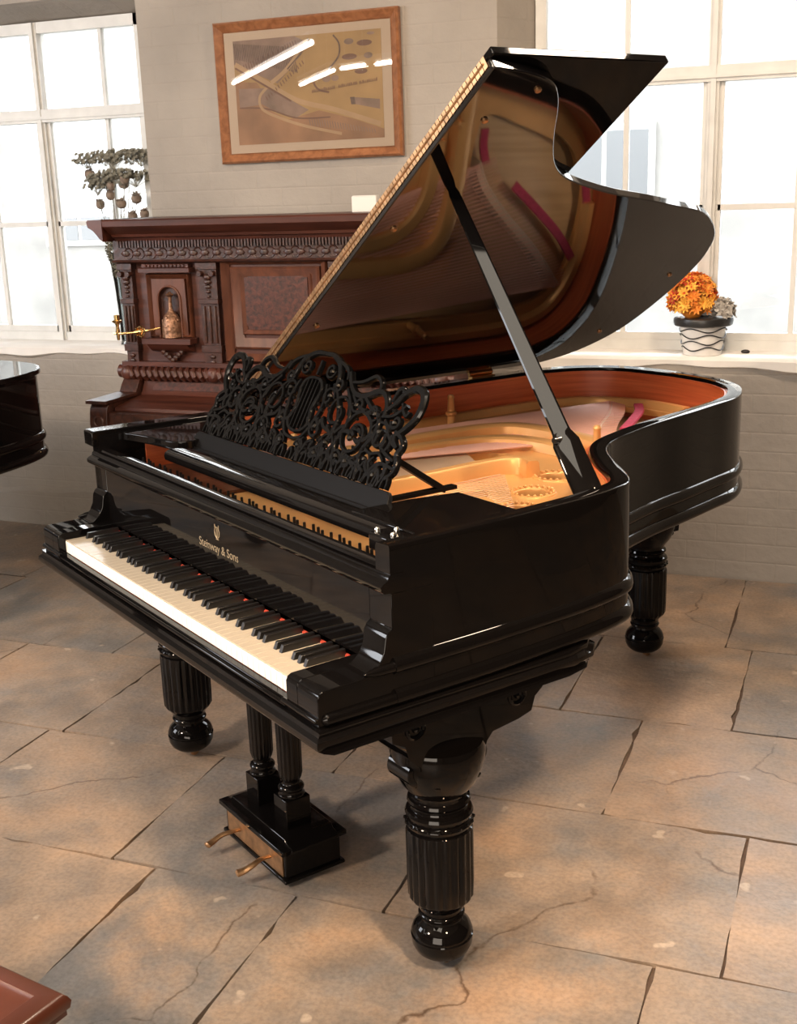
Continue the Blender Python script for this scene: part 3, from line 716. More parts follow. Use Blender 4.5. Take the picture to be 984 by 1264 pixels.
for s, y in ((1.30, .72), (.9, .70), (.45, .69), (.15, .69), (.55, 1.98), (.2, 1.95), (1.40, .80)): b.lathe([(-.006, .006), (-.004, .008), (0, .008)], 12, (s, y, 0))
lidobj(b, 'rubber_bumper', M['agedbrass'], LID)
for y in (.9, 1.55):
    b = MB(); b.tube([(HX+.002, y-.05, 1.0), (HX+.002, y+.05, 1.0)], .007, 10); b.box(HX-.002, HX+.02, y-.05, y+.05, .990, .993); b.build('lid_hinge', M['brass'], GP)
# prop
pa, pb2 = Vector((.652, .735, .968)), Vector((.128, .784, 1.606))
d = (pb2-pa); dn = d.normalized(); side = Vector((0, 1, 0)); side = (side-dn*side.dot(dn)).normalized(); th = dn.cross(side); th = (Vector((.54, -.685, .49))-dn*dn.dot(Vector((.54, -.685, .49)))).normalized(); side = th.cross(dn); side, th = side*cos(R(4))+th*sin(R(4)), th*cos(R(4))-side*sin(R(4))
b = MB(); segs = [(0, .026, .011), (.02, .031, .012), (.16, .030, .012), (.19, .021, .011), (.20, .020, .011), (.98, .013, .009), (1.0, .010, .008)]
vs = []
for t, w, h in segs:
    for i, j in ((-1, -.7), (-.8, -1), (.8, -1), (1, -.7), (1, .7), (.8, 1), (-.8, 1), (-1, .7)): vs.append(pa+d*t+side*w*i+th*h*j)
n = 8; fs = [(i*n+k, i*n+(k+1) % n, (i+1)*n+(k+1) % n, (i+1)*n+k) for i in range(len(segs)-1) for k in range(n)]+[list(range(n))[::-1], [(len(segs)-1)*n+k for k in range(n)]]
b.add(vs, fs); PR = b.build('lid_prop', M['black'], GP)
b = MB(); b.lathe([(-.03, .007), (.03, .007)], 14, tuple(pa+d*.175), axis='y'); b.obox(pa+Vector((.012, 0, -.012)), (.004, 0, 0), (0, .03, 0), (0, 0, .02)); b.build('prop_hinge', M['silver'], PR)

# legs and lyre
for sx in (1, -1): make_leg(GP, .6235*sx, .338)
make_leg(GP, -.319, 1.940, top=.682, big=False)
LX, LYY = .022, .278
b = MB(); cx0, cx1 = LX-.155, LX+.155
b.box(cx0, cx1, LYY-.072, LYY+.082, .012, .090); b.box(cx0-.008, cx1+.008, LYY-.080, LYY+.090, .010, .020)
b.prism([(cx0-.014, .088), (cx0-.016, .096), (cx0-.010, .102), (cx0+.010, .106), (cx0+.02, .116), (cx1-.02, .116), (cx1-.010, .106), (cx1+.010, .102), (cx1+.016, .096), (cx1+.014, .088)], XZ, LYY-.062, LYY+.072)
b.box(cx0-.012, cx1+.012, LYY-.086, LYY+.096, .088, .102)
for s in (-1, 1): b.box(LX+s*.13-.012, LX+s*.13+.012, LYY+.03, LYY+.06, .0, .012)
LY = b.build('pedal_lyre', M['black'], GP, bevel=.003)
b = MB(); b.box(cx0+.012, cx1-.012, LYY-.0745, LYY-.072, .022, .084); b.build('pedal_plate', M['agedbrass'], LY)
for s in (-1, 1):
    b = MB(); px = LX+s*.073
    b.box(px-.031, px+.031, LYY-.034, LYY+.034, .114, .190)
    b.lathe([(.188, .030), (.194, .034), (.200, .030), (.206, .030), (.212, .033), (.218, .030), (.222, .022), (.230, .022), (.236, .026), (.25, .030), (.40, .031), (.43, .030), (.440, .026), (.446, .029), (.455, .029), (.46, .024), (.475, .026), (.50, .030)], 80, (px, LYY, 0),
            rf=lambda z, a, r: r-(.0035*(1-abs(sin(a*8))) if .24 < z < .435 else 0))
    b.box(px-.032, px+.032, LYY-.034, LYY+.034, .50, .638)
    b.build('lyre_post', M['black'], LY, bevel=.002)
    b = MB(); qx = LX+s*.080
    P = [(qx, LYY-.07, .048), (qx, LYY-.10, .050), (qx+.006*s, LYY-.125, .046), (qx+.004*s, LYY-.15, .038), (qx, LYY-.168, .036)]
    b.tube(catmull(P, 4), [.008]*9+[.011]*4+[.012, .012, .011, .006], 10, sq=.6) if False else b.tube(catmull(P, 4), [.007+.006*(i/16)**1.5 if i < 16 else .006 for i in range(17)], 10, sq=.6)
    b.build('pedal', M['agedbrass'], LY)

# ------------------------------------------------------------------ second grand at left (only the tail end shows)
G2 = empty('grand_piano', (-3.43, .90, 0), R(-90), 'dark grand piano with closed shiny lid at the left edge', 'piano')
b = MB(); b.path_loft(PATH, RIMPROF); b.build('rim', M['black'], G2)
b = MB(); b.prism(IN, XY, .70, .71); b.build('bottom_board', M['satin'], G2)
b = MB(); lp = [(x+nx*.014, y+ny*.014) for x, y, nx, ny in PATH]; lp = [(lp[-1][0], .15)]+[(lp[0][0], .15)]+lp[1:-1]
b.prism(lp, XY, .9925, 1.012); b.build('lid', M['black'], G2, bevel=.004)
b = MB(); b.box(-.735, .735, .0, .30, .637, .678); b.box(-.735, -.62, 0, .2, .678, .76); b.box(.62, .735, 0, .2, .678, .76); b.build('keybed', M['black'], G2, bevel=.004)
b = MB(); b.prism([(.20, .75), (.10, .99), (.165, .9915), (.25, .75)], YZ, -.66, .66); b.build('fallboard', M['black'], G2)
b = MB(); b.box(-.61, .61, .02, .2, .68, .73); b.build('key_row', M['ivory'], G2)
for x, y in ((.55, .30), (-.55, .30)): make_leg(G2, x, y)
make_leg(G2, -.32, 1.70, top=.682, big=False)

# ------------------------------------------------------------------ carved upright piano
UP = empty('upright_piano', (-.80, 2.66, 0), 0, 'carved reddish walnut upright piano against the wall behind the grand', 'piano')
def ub(): return MB()
b = ub(); b.box(-.74, .74, -.36, 0, .0, 1.44); b.build('body', M['walnut'], UP, bevel=.003)
b = ub()
b.prism([(-.40, 1.440), (-.405, 1.452), (-.42, 1.456), (-.425, 1.468), (-.44, 1.474), (-.455, 1.486), (-.475, 1.496), (-.482, 1.502), (-.484, 1.524), (-.478, 1.530), (0, 1.530), (0, 1.440)], YZ, -.80, .80)
for s in (-1, 1): b.prism([(s*.74, 1.440), (s*.755, 1.452), (s*.768, 1.468), (s*.785, 1.486), (s*.81, 1.500), (s*.815, 1.522), (s*.808, 1.530), (s*.74, 1.530)], XZ, -.486, 0)
b.build('cornice', M['walnut'], UP)
b = ub()
for k in range(100):
    x = -.72+1.44*k/99; b.box(x, x+.0085, -.416, -.37, 1.412, 1.440)
b.box(-.75, .75, -.40, -.36, 1.352, 1.440); b.prism([(-.40, 1.345), (-.412, 1.352), (-.405, 1.36), (-.36, 1.36), (-.36, 1.345)], YZ, -.755, .755)
for k in range(26): b.sphere((-.69+1.38*k/25, -.402, 1.386), .018, 8, (1.2, .4, .7))
for k in range(25):
    x = -.675+1.35*k/24; b.torus((x+.027*.0, -.400, 1.386), .021, .0035, 'y', 14, 5)
b.build('frieze', M['walnutdark'], UP)
fy = -.36
def pilaster(x, w):
    b = ub(); b.box(x-w/2, x+w/2, fy-.03, fy, .83, 1.345)
    b.box(x-w/2-.008, x+w/2+.008, fy-.042, fy, 1.318, 1.345); b.box(x-w/2-.006, x+w/2+.006, fy-.038, fy, .97, 1.0); b.box(x-w/2-.008, x+w/2+.008, fy-.042, fy, .83, .86)
    b.box(x-w/2-.005, x+w/2+.005, fy-.040, fy, 1.175, 1.195)
    for s in (-1, 1): b.lathe([(-.02, .012), (.02, .012)], 12, (x+s*w*.34, fy-.034, 1.30), axis='y')
    for k in range(5): b.sphere((x, fy-.034, 1.285-k*.020), .016-.002*k, 8, (1.3, .6, .8))
    for s in (-.3, 0, .3): b.tube([(x+s*w, fy-.032, 1.01), (x+s*w, fy-.032, 1.165)], .006, 8)
    for k in range(4): b.sphere((x, fy-.034, .885+k*.022), .012, 8, (1.2, .5, .8))
    b.build('pilaster', M['walnutdark'], UP, bevel=.0015)
for x, w in ((-.705, .058), (-.305, .085), (.305, .085), (.705, .058)): pilaster(x, w)
def moulded_frame(b, x0, x1, z0, z1, w, yb, d):
    ring = [(x0, z0), (x1, z0), (x1, z1), (x0, z1)]
    prof = [(0, 0), (0, d*.7), (w*.2, d), (w*.45, d*.75), (w*.7, d*.5), (w, d*.25), (w, 0)]
    vs = []; n = len(prof)
    for k, (x, z) in enumerate(ring):
        sx = 1 if x == x0 else -1; sz = 1 if z == z0 else -1
        for t, h in prof: vs.append((x+sx*t, yb-h, z+sz*t))
    b.add(vs, [(k*n+j, ((k+1) % 4)*n+j, ((k+1) % 4)*n+(j+1) % n, k*n+(j+1) % n) for k in range(4) for j in range(n)])
# central panel
b = ub(); moulded_frame(b, -.245, .245, .93, 1.40-.03, .035, fy, .035); moulded_frame(b, -.205, .205, .985, 1.345-.02, .045, fy, .022)
b.build('panel_frame', M['walnutlight'], UP)
b = ub(); c = .018; P = [(-.145+c, 1.075), (.145-c, 1.075), (.145-c, 1.075+c), (.145, 1.075+c), (.145, 1.305-c), (.145-c, 1.305-c), (.145-c, 1.305), (-.145+c, 1.305), (-.145+c, 1.305-c), (-.145, 1.305-c), (-.145, 1.075+c), (-.145+c, 1.075+c)]
P = [(a, (z-1.075)/.23*.235+1.065) for a, z in P]
b.prism(P, XZ, fy-.008, fy); b.build('burl_panel', M['burl'], UP)
b = ub(); moulded_frame(b, -.165, .165, 1.045, 1.320, .020, fy, .014); b.build('panel_frame', M['walnutlight'], UP)
# niche bays
for s in (-1, 1):
    cx = s*.505
    b = ub(); b.box(cx-.125, cx+.125, fy-.052, fy, 1.305, 1.325); b.box(cx-.115, cx+.115, fy-.038, fy, 1.325, 1.342)
    for k in range(11): b.box(cx-.10+k*.0185, cx-.088+k*.0185, fy-.045, fy, 1.328, 1.340)
    b.box(cx-.12, cx+.12, fy-.075, fy, 1.005, 1.030); b.prism([(fy-.07, 1.005), (fy-.05, .985), (fy-.03, .972), (fy, .965), (fy, 1.005)], YZ, cx-.10, cx+.10)
    b.build('niche_shelf', M['walnut'], UP, bevel=.002); b = ub()
    for k in range(7): b.sphere((cx-.045+k*.015, fy-.024, .967-.012*(3-abs(k-3))), .014, 8)
    b.build('carved_drop', M['walnutdark'], UP)
    b = ub(); moulded_frame(b, cx-.105, cx+.105, 1.03, 1.30, .022, fy, .030)
    # arch plate with an opening
    arc = [(cx-.055, 1.03)]+[(cx-.055*cos(PI*k/14), 1.19+.058*sin(PI*k/14)) for k in range(15)]+[(cx+.055, 1.03)]
    for k in range(len(arc)-1):
        (xa, za), (xb, zb) = arc[k], arc[k+1]
        oa = (cx-.083 if xa < cx else cx+.083); 
        ta = (xa-cx)/.055; tb = (xb-cx)/.055
        ox = lambda t: cx+.083*t
        if za < 1.19 and k == 0: q = [(cx-.083, 1.03), (xa, za), (xb, zb), (cx-.083, 1.19)]
        elif k == len(arc)-2: q = [(xa, za), (xb, zb), (cx+.083, 1.03), (cx+.083, 1.19)]
        else: q = [(ox(ta), 1.278 if abs(ta) < .999 else 1.19), (xa, za), (xb, zb), (ox(tb), 1.278 if abs(tb) < .999 else 1.19)]
        b.prism(q, XZ, fy-.022, fy-.004)
    b.tube([(x, fy-.024, z) for x, z in arc], .005, 8)
    b.build('niche_arch', M['walnutlight'], UP)
    b = ub(); b.box(cx-.056, cx+.056, fy-.006, fy-.001, 1.03, 1.25); b.build('niche_back', M['walnutdark'], UP)
    # brass sconce standing in the niche, arm reaching outwards
    b = ub(); yy = fy-.035
    b.lathe([(1.030, .038), (1.034, .044), (1.045, .042), (1.07, .044), (1.10, .040), (1.125, .030), (1.14, .016), (1.155, .009), (1.19, .007), (1.205, .010), (1.212, .020), (1.218, .012), (1.225, .004)], 20, (cx+.012, yy, 0))
    for k in range(16): b.sphere((cx+.012+.036*cos(k*2.4), yy+.03*sin(k*2.4), 1.05+.0045*k), .009, 6)
    SC = b.build('sconce', M['sconce'], UP)
    b = ub(); ax = cx-.01; 
    b.tube(catmull([(ax-.02, yy-.03, 1.075), (ax-.06, yy-.07, 1.068), (ax-.11, yy-.09, 1.062), (ax-.16, yy-.10, 1.058), (ax-.205, yy-.10, 1.058)], 5), .0055, 8)
    b.sphere((ax-.085, yy-.08, 1.065), .014, 10); b.torus((ax-.085, yy-.08, 1.065), .020, .004, 'y', 16, 6)
    for k in range(5): b.sphere((ax-.085+.022*cos(k*1.257), yy-.085, 1.065+.022*sin(k*1.257)), .006, 6)
    b.lathe([(1.03, .006), (1.05, .008), (1.065, .010), (1.085, .007), (1.10, .010), (1.108, .022), (1.113, .023), (1.116, .012), (1.135, .012), (1.137, .009)], 16, (ax-.185, yy-.10, 0))
    b.build('candle_arm', M['brass'], SC)
# gadroon band, key lid, shelf, lower case
b = ub(); b.box(-.755, .755, fy-.045, fy, .905, .925)
b.prism([(fy-.03, .905), (fy-.055, .89), (fy-.06, .87), (fy-.045, .85), (fy-.02, .842), (fy, .842), (fy, .905)], YZ, -.735, .735)
for k in range(46):
    x = -.70+1.40*k/45
    b.tube([(x-.008, fy-.040, .902), (x-.003, fy-.062, .885), (x+.003, fy-.064, .868), (x+.008, fy-.046, .848)], [.008, .012, .012, .008], 8)
for x in (-.725, -.30, .30, .725): b.sphere((x, fy-.05, .875), .034, 12, (1, .7, 1))
for s in (-1, 1): b.lathe([(-.03, .030), (.03, .030)], 16, (s*.75, fy-.02, .88), axis='x')
b.build('gadroon_band', M['walnut'], UP)
b = ub(); b.prism([(fy, .842), (fy-.035, .842), (fy-.06, .80), (fy-.075, .785), (fy-.20, .775), (fy-.275, .765), (fy-.28, .748), (fy, .748)], YZ, -.655, .655); b.build('key_lid', M['walnut'], UP, bevel=.003)
b = ub()
for x0, x1 in ((-.60, -.24), (-.19, .19), (.24, .60)):
    a1 = Vector((0, fy-.0385, .836)); a2 = Vector((0, fy-.058, .803)); mid = (a1+a2)/2; 
    b.obox(((x0+x1)/2, mid.y, mid.z), ((x1-x0)/2, 0, 0), (a2-a1)/2, (0, -.0025, .0015))
b.build('burl_inlay', M['burl'], UP)
b = ub()
for s in (-1, 1):
    b.prism([(fy, .60), (fy-.32, .60), (fy-.33, .64), (fy-.335, .70), (fy-.33, .745), (fy-.325, .765), (fy-.31, .785), (fy-.10, .80), (fy-.08, .83), (fy-.06, .85), (fy, .85)], YZ, s*.66, s*.745)
    b.box(min(s*.652, s*.755), max(s*.652, s*.755), fy-.34, fy-.10, .786, .800)
    b.torus((s*.70, fy-.335, .71), .022, .006, 'y', 18, 6)
b.box(-.66, .66, fy-.33, fy, .60, .66); b.box(-.66, .66, fy-.32, fy-.27, .66, .748)
b.tube([(-.66, fy-.332, .68), (.66, fy-.332, .68)], .006, 8)
b.build('key_shelf', M['walnutdark'], UP, bevel=.003)
for s in (-1, 1):
    b = ub(); b.lathe([(.0, .035), (.03, .045), (.06, .04), (.08, .028), (.12, .032), (.30, .042), (.45, .036), (.50, .030), (.53, .042), (.56, .036), (.60, .045)], 24, (s*.69, fy-.27, 0)); b.build('leg', M['walnut'], UP)
b = ub(); b.box(-.78, .78, fy-.02, 0, 0, .12); b.box(-.60, .60, fy-.012, fy, .18, .56); moulded_frame(b, -.62, .62, .16, .58, .04, fy-.004, .03); b.build('lower_panel', M['walnut'], UP, bevel=.003)
# white card box on top
b = MB(); b.box(-.055, .055, -.02, .02, 0, .062); b.prism([(-.055, .062), (.055, .062), (.05, .066), (-.05, .066)], XZ, -.018, .018)
tag(b.build('card_box', simple('white_card', (.74, .72, .68), .6), bevel=.002, loc=(-.47, 2.50, 1.530)), 'small white card box on top of the carved upright piano', 'box')

# ------------------------------------------------------------------ framed print
FR = empty('framed_print', (-.805, 2.718, 2.042), 0, 'wood framed print of a grand piano interior on the wall', 'picture')
FR.rotation_euler = (0, R(-.3), 0)
b = MB(); moulded_frame(b, -.43, .43, -.292, .292, .042, 0, .034); b.box(-.42, .42, -.004, .0, -.28, .28); b.build('frame', M['oak'], FR)
b = MB(); b.box(-.392, .392, -.0075, -.004, -.255, .255); b.build('mount', simple('cream_mount', (.50, .40, .31), .7), FR)
cols = [simple('print_%s' % n, c, .55, var=v, scale=s) for n, c, v, s in (('ochre', (.36, .23, .10), .2, 5), ('tan', (.30, .165, .09), .25, 6), ('umber', (.13, .085, .065), .4, 30), ('grey_brown', (.25, .17, .13), .3, 9), ('pale', (.42, .28, .16), .1, 8), ('line', (.17, .09, .06), .1, 8))]
b = MB(); W2, H2 = .345, .215
def pq(P, c, y=-.0085, th=.0004): b.cur = c; b.prism([(max(-W2, min(W2, x)), max(-H2, min(H2, z))) for x, z in P], XZ, y-th, y)
def pband(P, w, c, y, n=6):
    p = catmull(P, n)
    for i in range(len(p)-1):
        t = (p[i+1]-p[i]).normalized()*w; nn = Vector((-t.y, t.x)); q = [p[i]+nn, p[i]-nn, p[i+1]-nn, p[i+1]+nn]
        if all(abs(v.x) <= W2 and abs(v.y) <= H2 for v in q): pq([tuple(v) for v in q], c, y, .0003)
b.cur = 0; b.box(-W2, W2, -.0085, -.0076, -H2, H2)
pq([(-W2, H2), (-.05, H2), (.0, .19), (-.02, .14), (-.14, .03), (-W2, .12)], 3, -.0088)
for k in range(34): pband([(-.34+k*.0085, .205-.001*k), (-.335+k*.0088, .14-.0022*k)], .0022, 2, -.0092, 2)
for k in range(22): pband([(-.30+k*.012, .115+.004*k), (-.29+k*.012, .075+.0045*k)], .002, 5, -.0092, 2)
pband([(-.34, .12), (-.20, .04), (-.08, -.03), (.0, -.06), (.12, -.09), (.33, -.16)], .010, 4, -.0094)
pband([(-.34, .105), (-.20, .025), (-.08, -.045)], .004, 5, -.0098)
pband([(.0, .19), (-.02, .16), (-.10, .08), (-.17, .035)], .009, 4, -.0094)
pband([(.01, .20), (.02, .185), (.0, .165), (-.09, .085)], .003, 2, -.0098)
for k in range(16): pband([(-.02-.012*k, .115-.009*k), (-.012-.012*k, .100-.009*k)], .002, 5, -.0094, 2)
pq([(-W2, .05), (-.24, .04), (-.20, -.02), (-.18, -.08), (-.10, -.12), (.0, -.10), (.05, -.09), (.2, -.13), (W2, -.18), (W2, -H2), (-W2, -H2)], 1, -.0087)
pq([(-.33, .02), (-.20, .015), (-.15, .0), (-.10, -.03), (.0, -.085), (-.06, -.115), (-.15, -.09), (-.22, -.05), (-.33, -.06)], 3, -.0090)
pband([(-.19, .02), (-.23, -.02), (-.22, -.07), (-.14, -.11), (-.02, -.15), (.15, -.19)], .006, 4, -.0095)
pband([(-.33, -.06), (-.2, -.07), (-.06, -.115), (.1, -.12)], .003, 5, -.0094)
for k in range(26): pband([(.0+.012*k, -.115-.0025*k), (.005+.012*k, -.15-.0018*k)], .0018, 3, -.0092, 2)
pband([(.13, .205), (.155, .17), (.15, .12), (.10, .07)], .0035, 2, -.0094)
pband([(.055, .06), (.03, .03), (.05, -.005), (.10, -.02)], .004, 5, -.0094)
for cx, cz, w, h in ((.20, .175, .022, .012), (.27, .165, .035, .012), (.20, .115, .035, .012), (.285, .115, .020, .012), (.25, .055, .03, .011), (.09, .035, .02, .014), (.13, .035, .018, .012), (.30, .20, .018, .006)):
    pq([(cx+w*cos(2*PI*k/12), cz+h*sin(2*PI*k/12)) for k in range(12)], 5 if w > .025 else 3, -.0092)
pq([(.20, -.045), (.33, -.06), (.33, -.10), (.22, -.075)], 3, -.0093); pq([(.195, -.045), (.215, -.045), (.22, -.075), (.20, -.075)], 2, -.0096)
random.seed(11)
for k in range(44):   # faint line of lettering too small to read
    if k in (16, 17, 31): continue
    x = .02+k*.0069; pq([(x, -.018+k*.0007), (x+.0046, -.018+k*.0007), (x+random.uniform(.001, .0045), -.004+k*.0007+random.uniform(-.004, .002)), (x, -.006+k*.0007)], 5, -.0094)
b.build('print', cols, FR, sharp=80)
b = MB(); b.box(-.392, .392, -.0135, -.0125, -.255, .255); b.build('glazing', M['picglass'], FR)

# ------------------------------------------------------------------ flowers
M['petal'] = simple('orange_petals', (.85, .26, .03), .7, var=.3, scale=60); M['petal2'] = simple('yellow_orange_petals', (.95, .45, .06), .7, var=.2, scale=60); M['petal3'] = simple('deep_red_petals', (.55, .05, .015), .7, var=.2)
M['greyleaf'] = simple('grey_dried_leaf', (.40, .37, .33), .8, var=.25, scale=40); M['dried'] = simple('dried_brown_flower', (.20, .15, .115), .85, var=.35, scale=60)
M['drygreen'] = simple('dried_grey_green', (.20, .19, .15), .85, var=.3, scale=50); M['potwhite'] = simple('white_glazed_pot', (.78, .76, .73), .25, var=.04); M['potblack'] = simple('black_ribbon', (.02, .02, .02), .35)
def petals(b, c, nrm, n, l, w, cup=.5):
    nrm = Vector(nrm).normalized(); u = nrm.orthogonal().normalized(); v = nrm.cross(u); c = Vector(c); o = random.uniform(0, 6)
    for k in range(n):
        a = o+2*PI*k/n; d = u*cos(a)+v*sin(a); s = u*-sin(a)+v*cos(a)
        p1 = c+d*l*.5+nrm*l*cup*.5; p2 = c+d*l+nrm*l*cup*random.uniform(.3, .9)
        b.add([c+s*w*.2, p1+s*w*.5, p2+s*w*.12, p2-s*w*.12, p1-s*w*.5, c-s*w*.2, c-nrm*.002, p1-nrm*.003], [(0, 1, 7, 6), (1, 2, 3, 7), (3, 4, 7), (4, 5, 6, 7)])
POT = empty('flower_pot', (.868, 2.80, .925), 0, 'white pot with black wavy lines holding orange flowers on the window sill', 'potted flowers')
b = MB(); b.lathe([(0, .070), (.004, .076), (.06, .083), (.12, .093), (.150, .100), (.152, .095), (.13, .088), (.06, .078), (.02, .07)], 40); b.build('pot', M['potwhite'], POT)
b = MB(); b.lathe([(.122, .100), (.120, .112), (.124, .117), (.138, .119), (.150, .117), (.154, .108), (.150, .098)], 40); 
b.build('ribbon', M['potblack'], POT)
b = MB()
for zc, ph in ((.030, 0), (.055, 1.6), (.080, 0), (.105, 1.6)):
    b.tube([((.0745+zc*.17+.0015)*cos(2*PI*k/60), (.0745+zc*.17+.0015)*sin(2*PI*k/60), zc+.0075*sin(4*2*PI*k/60+ph*2)) for k in range(60)], .0026, 6, True)
b.build('wavy_line', M['potblack'], POT)
random.seed(5); b = MB()
b.cur = 0; b.sphere((-.045, 0, .215), .060, 14, (1.05, 1, 1.2))
for k in range(300):
    a = random.uniform(0, 2*PI); e = random.uniform(-.25, 1.45); rr = random.uniform(.75, 1.0)
    d = Vector((cos(a)*cos(e), sin(a)*cos(e), sin(e))); c = Vector((-.045, 0, .215))+Vector((d.x*.092, d.y*.085, d.z*.105))*rr
    b.cur = random.choice([0, 0, 1, 1, 2]); petals(b, c, d, 8, .025, .012, .8)
b.build('orange_flower', [M['petal'], M['petal2'], M['petal3']], POT, fixn=False)
b = MB()
for k in range(46):
    a = random.uniform(0, 2*PI); e = random.uniform(0, 1.4); d = Vector((cos(a)*cos(e), sin(a)*cos(e), sin(e)))
    c = Vector((.075, -.01, .168))+Vector((d.x*.038, d.y*.04, d.z*.045)); petals(b, c, d, 4, .024, .020, .9)
b.build('grey_leaf', M['greyleaf'], POT, fixn=False)
b = MB(); b.lathe([(.125, .01), (.128, .094)], 24); b.build('soil', M['joint'], POT)
b = MB(); b.sphere((0, 0, .008), .014, 12, (1.3, .8, .65)); tag(b.build('pebble', M['darksteel'], loc=(1.035, 2.84, .926)), 'small dark pebble on the sill right of the flower pot', 'pebble')

VS = empty('flower_vase', (-1.875, 2.80, .925), 0, 'tall glass vase of dried flowers on the left window sill', 'vase of flowers')
b = MB(); b.lathe([(0, .034), (.004, .038), (.02, .034), (.16, .036), (.30, .044), (.42, .056), (.42, .053), (.30, .041), (.16, .033), (.02, .030)], 28); b.build('vase', M['vaseglass'], VS)
random.seed(9); st = MB(); hd = MB(); lf = MB()
heads = [(-.135, .0, .80, 2), (-.105, .02, .66, 1), (.04, -.02, .66, 2), (.10, .02, .68, 2), (-.02, .0, .745, 1), (.03, .03, .75, 2), (.07, -.02, .77, 1), (.15, 0, .61, 1), (.085, .0, .60, 1), (-.03, .0, .70, 1)]
for x, y, z, s in heads:
    st.tube(catmull([(x*.05, y*.3, .02), (x*.15, y*.5, .30), (x*.7, y, z-.12), (x, y, z-.01)], 4), .0018, 5)
    r = .019+.003*s; hd = MB()
    hd.lathe([(-.016, .006), (-.008, r*.8), (.006, r), (.020, r*.9), (.026, r*.5)], 12, (x, y, z)); petals(hd, (x, y, z+.018), (random.uniform(-.3, .3), -.3, 1), 9, r*1.1, .014, .8); hd.build('flower_head', M['dried'], VS, fixn=False)
for x, z in ((-.14, .88), (-.06, .89), (.02, .87), (.09, .89), (.15, .88), (-.07, .79), (.0, .80), (.05, .80), (.11, .79), (-.10, .76)):
    y = random.uniform(-.03, .03)
    st.tube(catmull([(x*.05, y*.3, .02), (x*.2, y*.5, .35), (x*.8, y, z-.1), (x, y, z)], 4), .0012, 5)
    for k in range(44):
        dx, dz = random.uniform(-.06, .06), random.uniform(-.022, .022)+.0; 
        st.tube([(x, y, z-.05), (x+dx, y+dx*.2, z+dz)], .0006, 4)
        petals(lf, (x+dx, y+random.uniform(-.03, .03), z+dz), (dx, -.8, .5), 5, .012, .010)
for k in range(70):     # drooping sprig at the corner of the upright
    t = random.random(); c = (.0-.03*random.random()+.03*t, -.075+random.uniform(-.02, .02), .56-.22*t)
    petals(lf, c, (random.uniform(-1, 1), -.5, random.uniform(-1, 1)), 4, .016, .010)
st.tube(catmull([(-.05, -.06, .60), (0, -.075, .54), (.02, -.07, .40), (.01, -.02, .30), (0, 0, .05)], 5), .0025, 5)
st.build('stem', M['drygreen'], VS, fixn=False); lf.build('leaf', M['drygreen'], VS, fixn=False)

# ------------------------------------------------------------------ bench corner at bottom left
BN = empty('wooden_bench', (.446, -.974, 0), R(-11), 'reddish brown polished wooden bench with moulded edge at bottom left', 'bench')
b = MB(); x0, y0 = -.95, -.45
lvls = [(0, .462), (.0, .470), (.004, .474), (.006, .486), (.002, .494), (-.006, .500), (-.030, .503), (-.036, .498), (-.05, .497)]
vs = []
for d, z in lvls:
    for x, y in ((x0, y0), (0, y0), (0, 0), (x0, 0)): vs.append((x+(d if x == 0 else -d), y+(d if y == 0 else -d), z))
fs = [(i*4+k, i*4+(k+1) % 4, (i+1)*4+(k+1) % 4, (i+1)*4+k) for i in range(len(lvls)-1) for k in range(4)]+[(0, 1, 2, 3), tuple((len(lvls)-1)*4+k for k in (3, 2, 1, 0))]
b.add(vs, fs); b.build('bench_top', M['benchwood'], BN)
b = MB(); b.box(x0+.03, -.03, y0+.03, -.03, .40, .462); b.build('apron', M['benchwood'], BN, bevel=.003)
for x in (x0+.05, -.05):
    for y in (y0+.05, -.05):
        b = MB(); b.lathe([(0, .016), (.02, .020), (.15, .018), (.30, .026), (.36, .020), (.38, .030), (.41, .030)], 20, (x, y, 0)); b.build('leg', M['benchwood'], BN)

# cable on the right window reveal
b = MB(); b.tube(catmull([(.036, 2.735, 2.02), (.040, 2.74, 2.10), (.055, 2.76, 2.14), (.075, 2.79, 2.10), (.088, 2.81, 2.0), (.089, 2.815, 1.7), (.087, 2.81, 1.3), (.089, 2.815, .935)], 6), .0025, 6)
tag(b.build('cable', simple('grey_cable', (.45, .42, .4), .5)), 'thin grey cable hanging beside the right window', 'cable')

# ------------------------------------------------------------------ outside: pale building and yard
M['render'] = simple('pale_render', (.19, .185, .175), .8, var=.25, scale=1.3); M['yard'] = simple('pale_yard', (.3, .3, .29), .9, var=.1, scale=2)
BD = empty('building', (0, 12.5, 0), 0, 'pale hazy building across the yard, seen through the windows', 'building')
b = MB(); b.box(-16, 14, 0, 6, -.2, 4.5); b.build('wall', M['render'], BD)
b = MB(); b.prism([(-.3, 4.5), (6.3, 4.5), (3, 5.3)], YZ, -16.3, 14.3); b.build('roof', simple('slate', (.13, .13, .135), .7, var=.1), BD)
for x in (-13, -9, -5.5, -1.5, 2.2, 5.6, 9):
    f = MB(); f.box(x-.6, x+.6, -.05, .02, 1.0, 2.3)
    fo = f.build('window', M['yard'], BD); g = MB(); g.box(x-.52, x-.03, -.06, -.052, 1.08, 2.22); g.box(x+.03, x+.52, -.06, -.052, 1.08, 2.22); g.build('pane', simple('dusty_pane', (.10, .105, .11), .3), fo)
b = MB(); b.box(-30, 30, 3.2, 30, -.35, -.25); tag(b.build('yard', M['yard']), kind='structure')

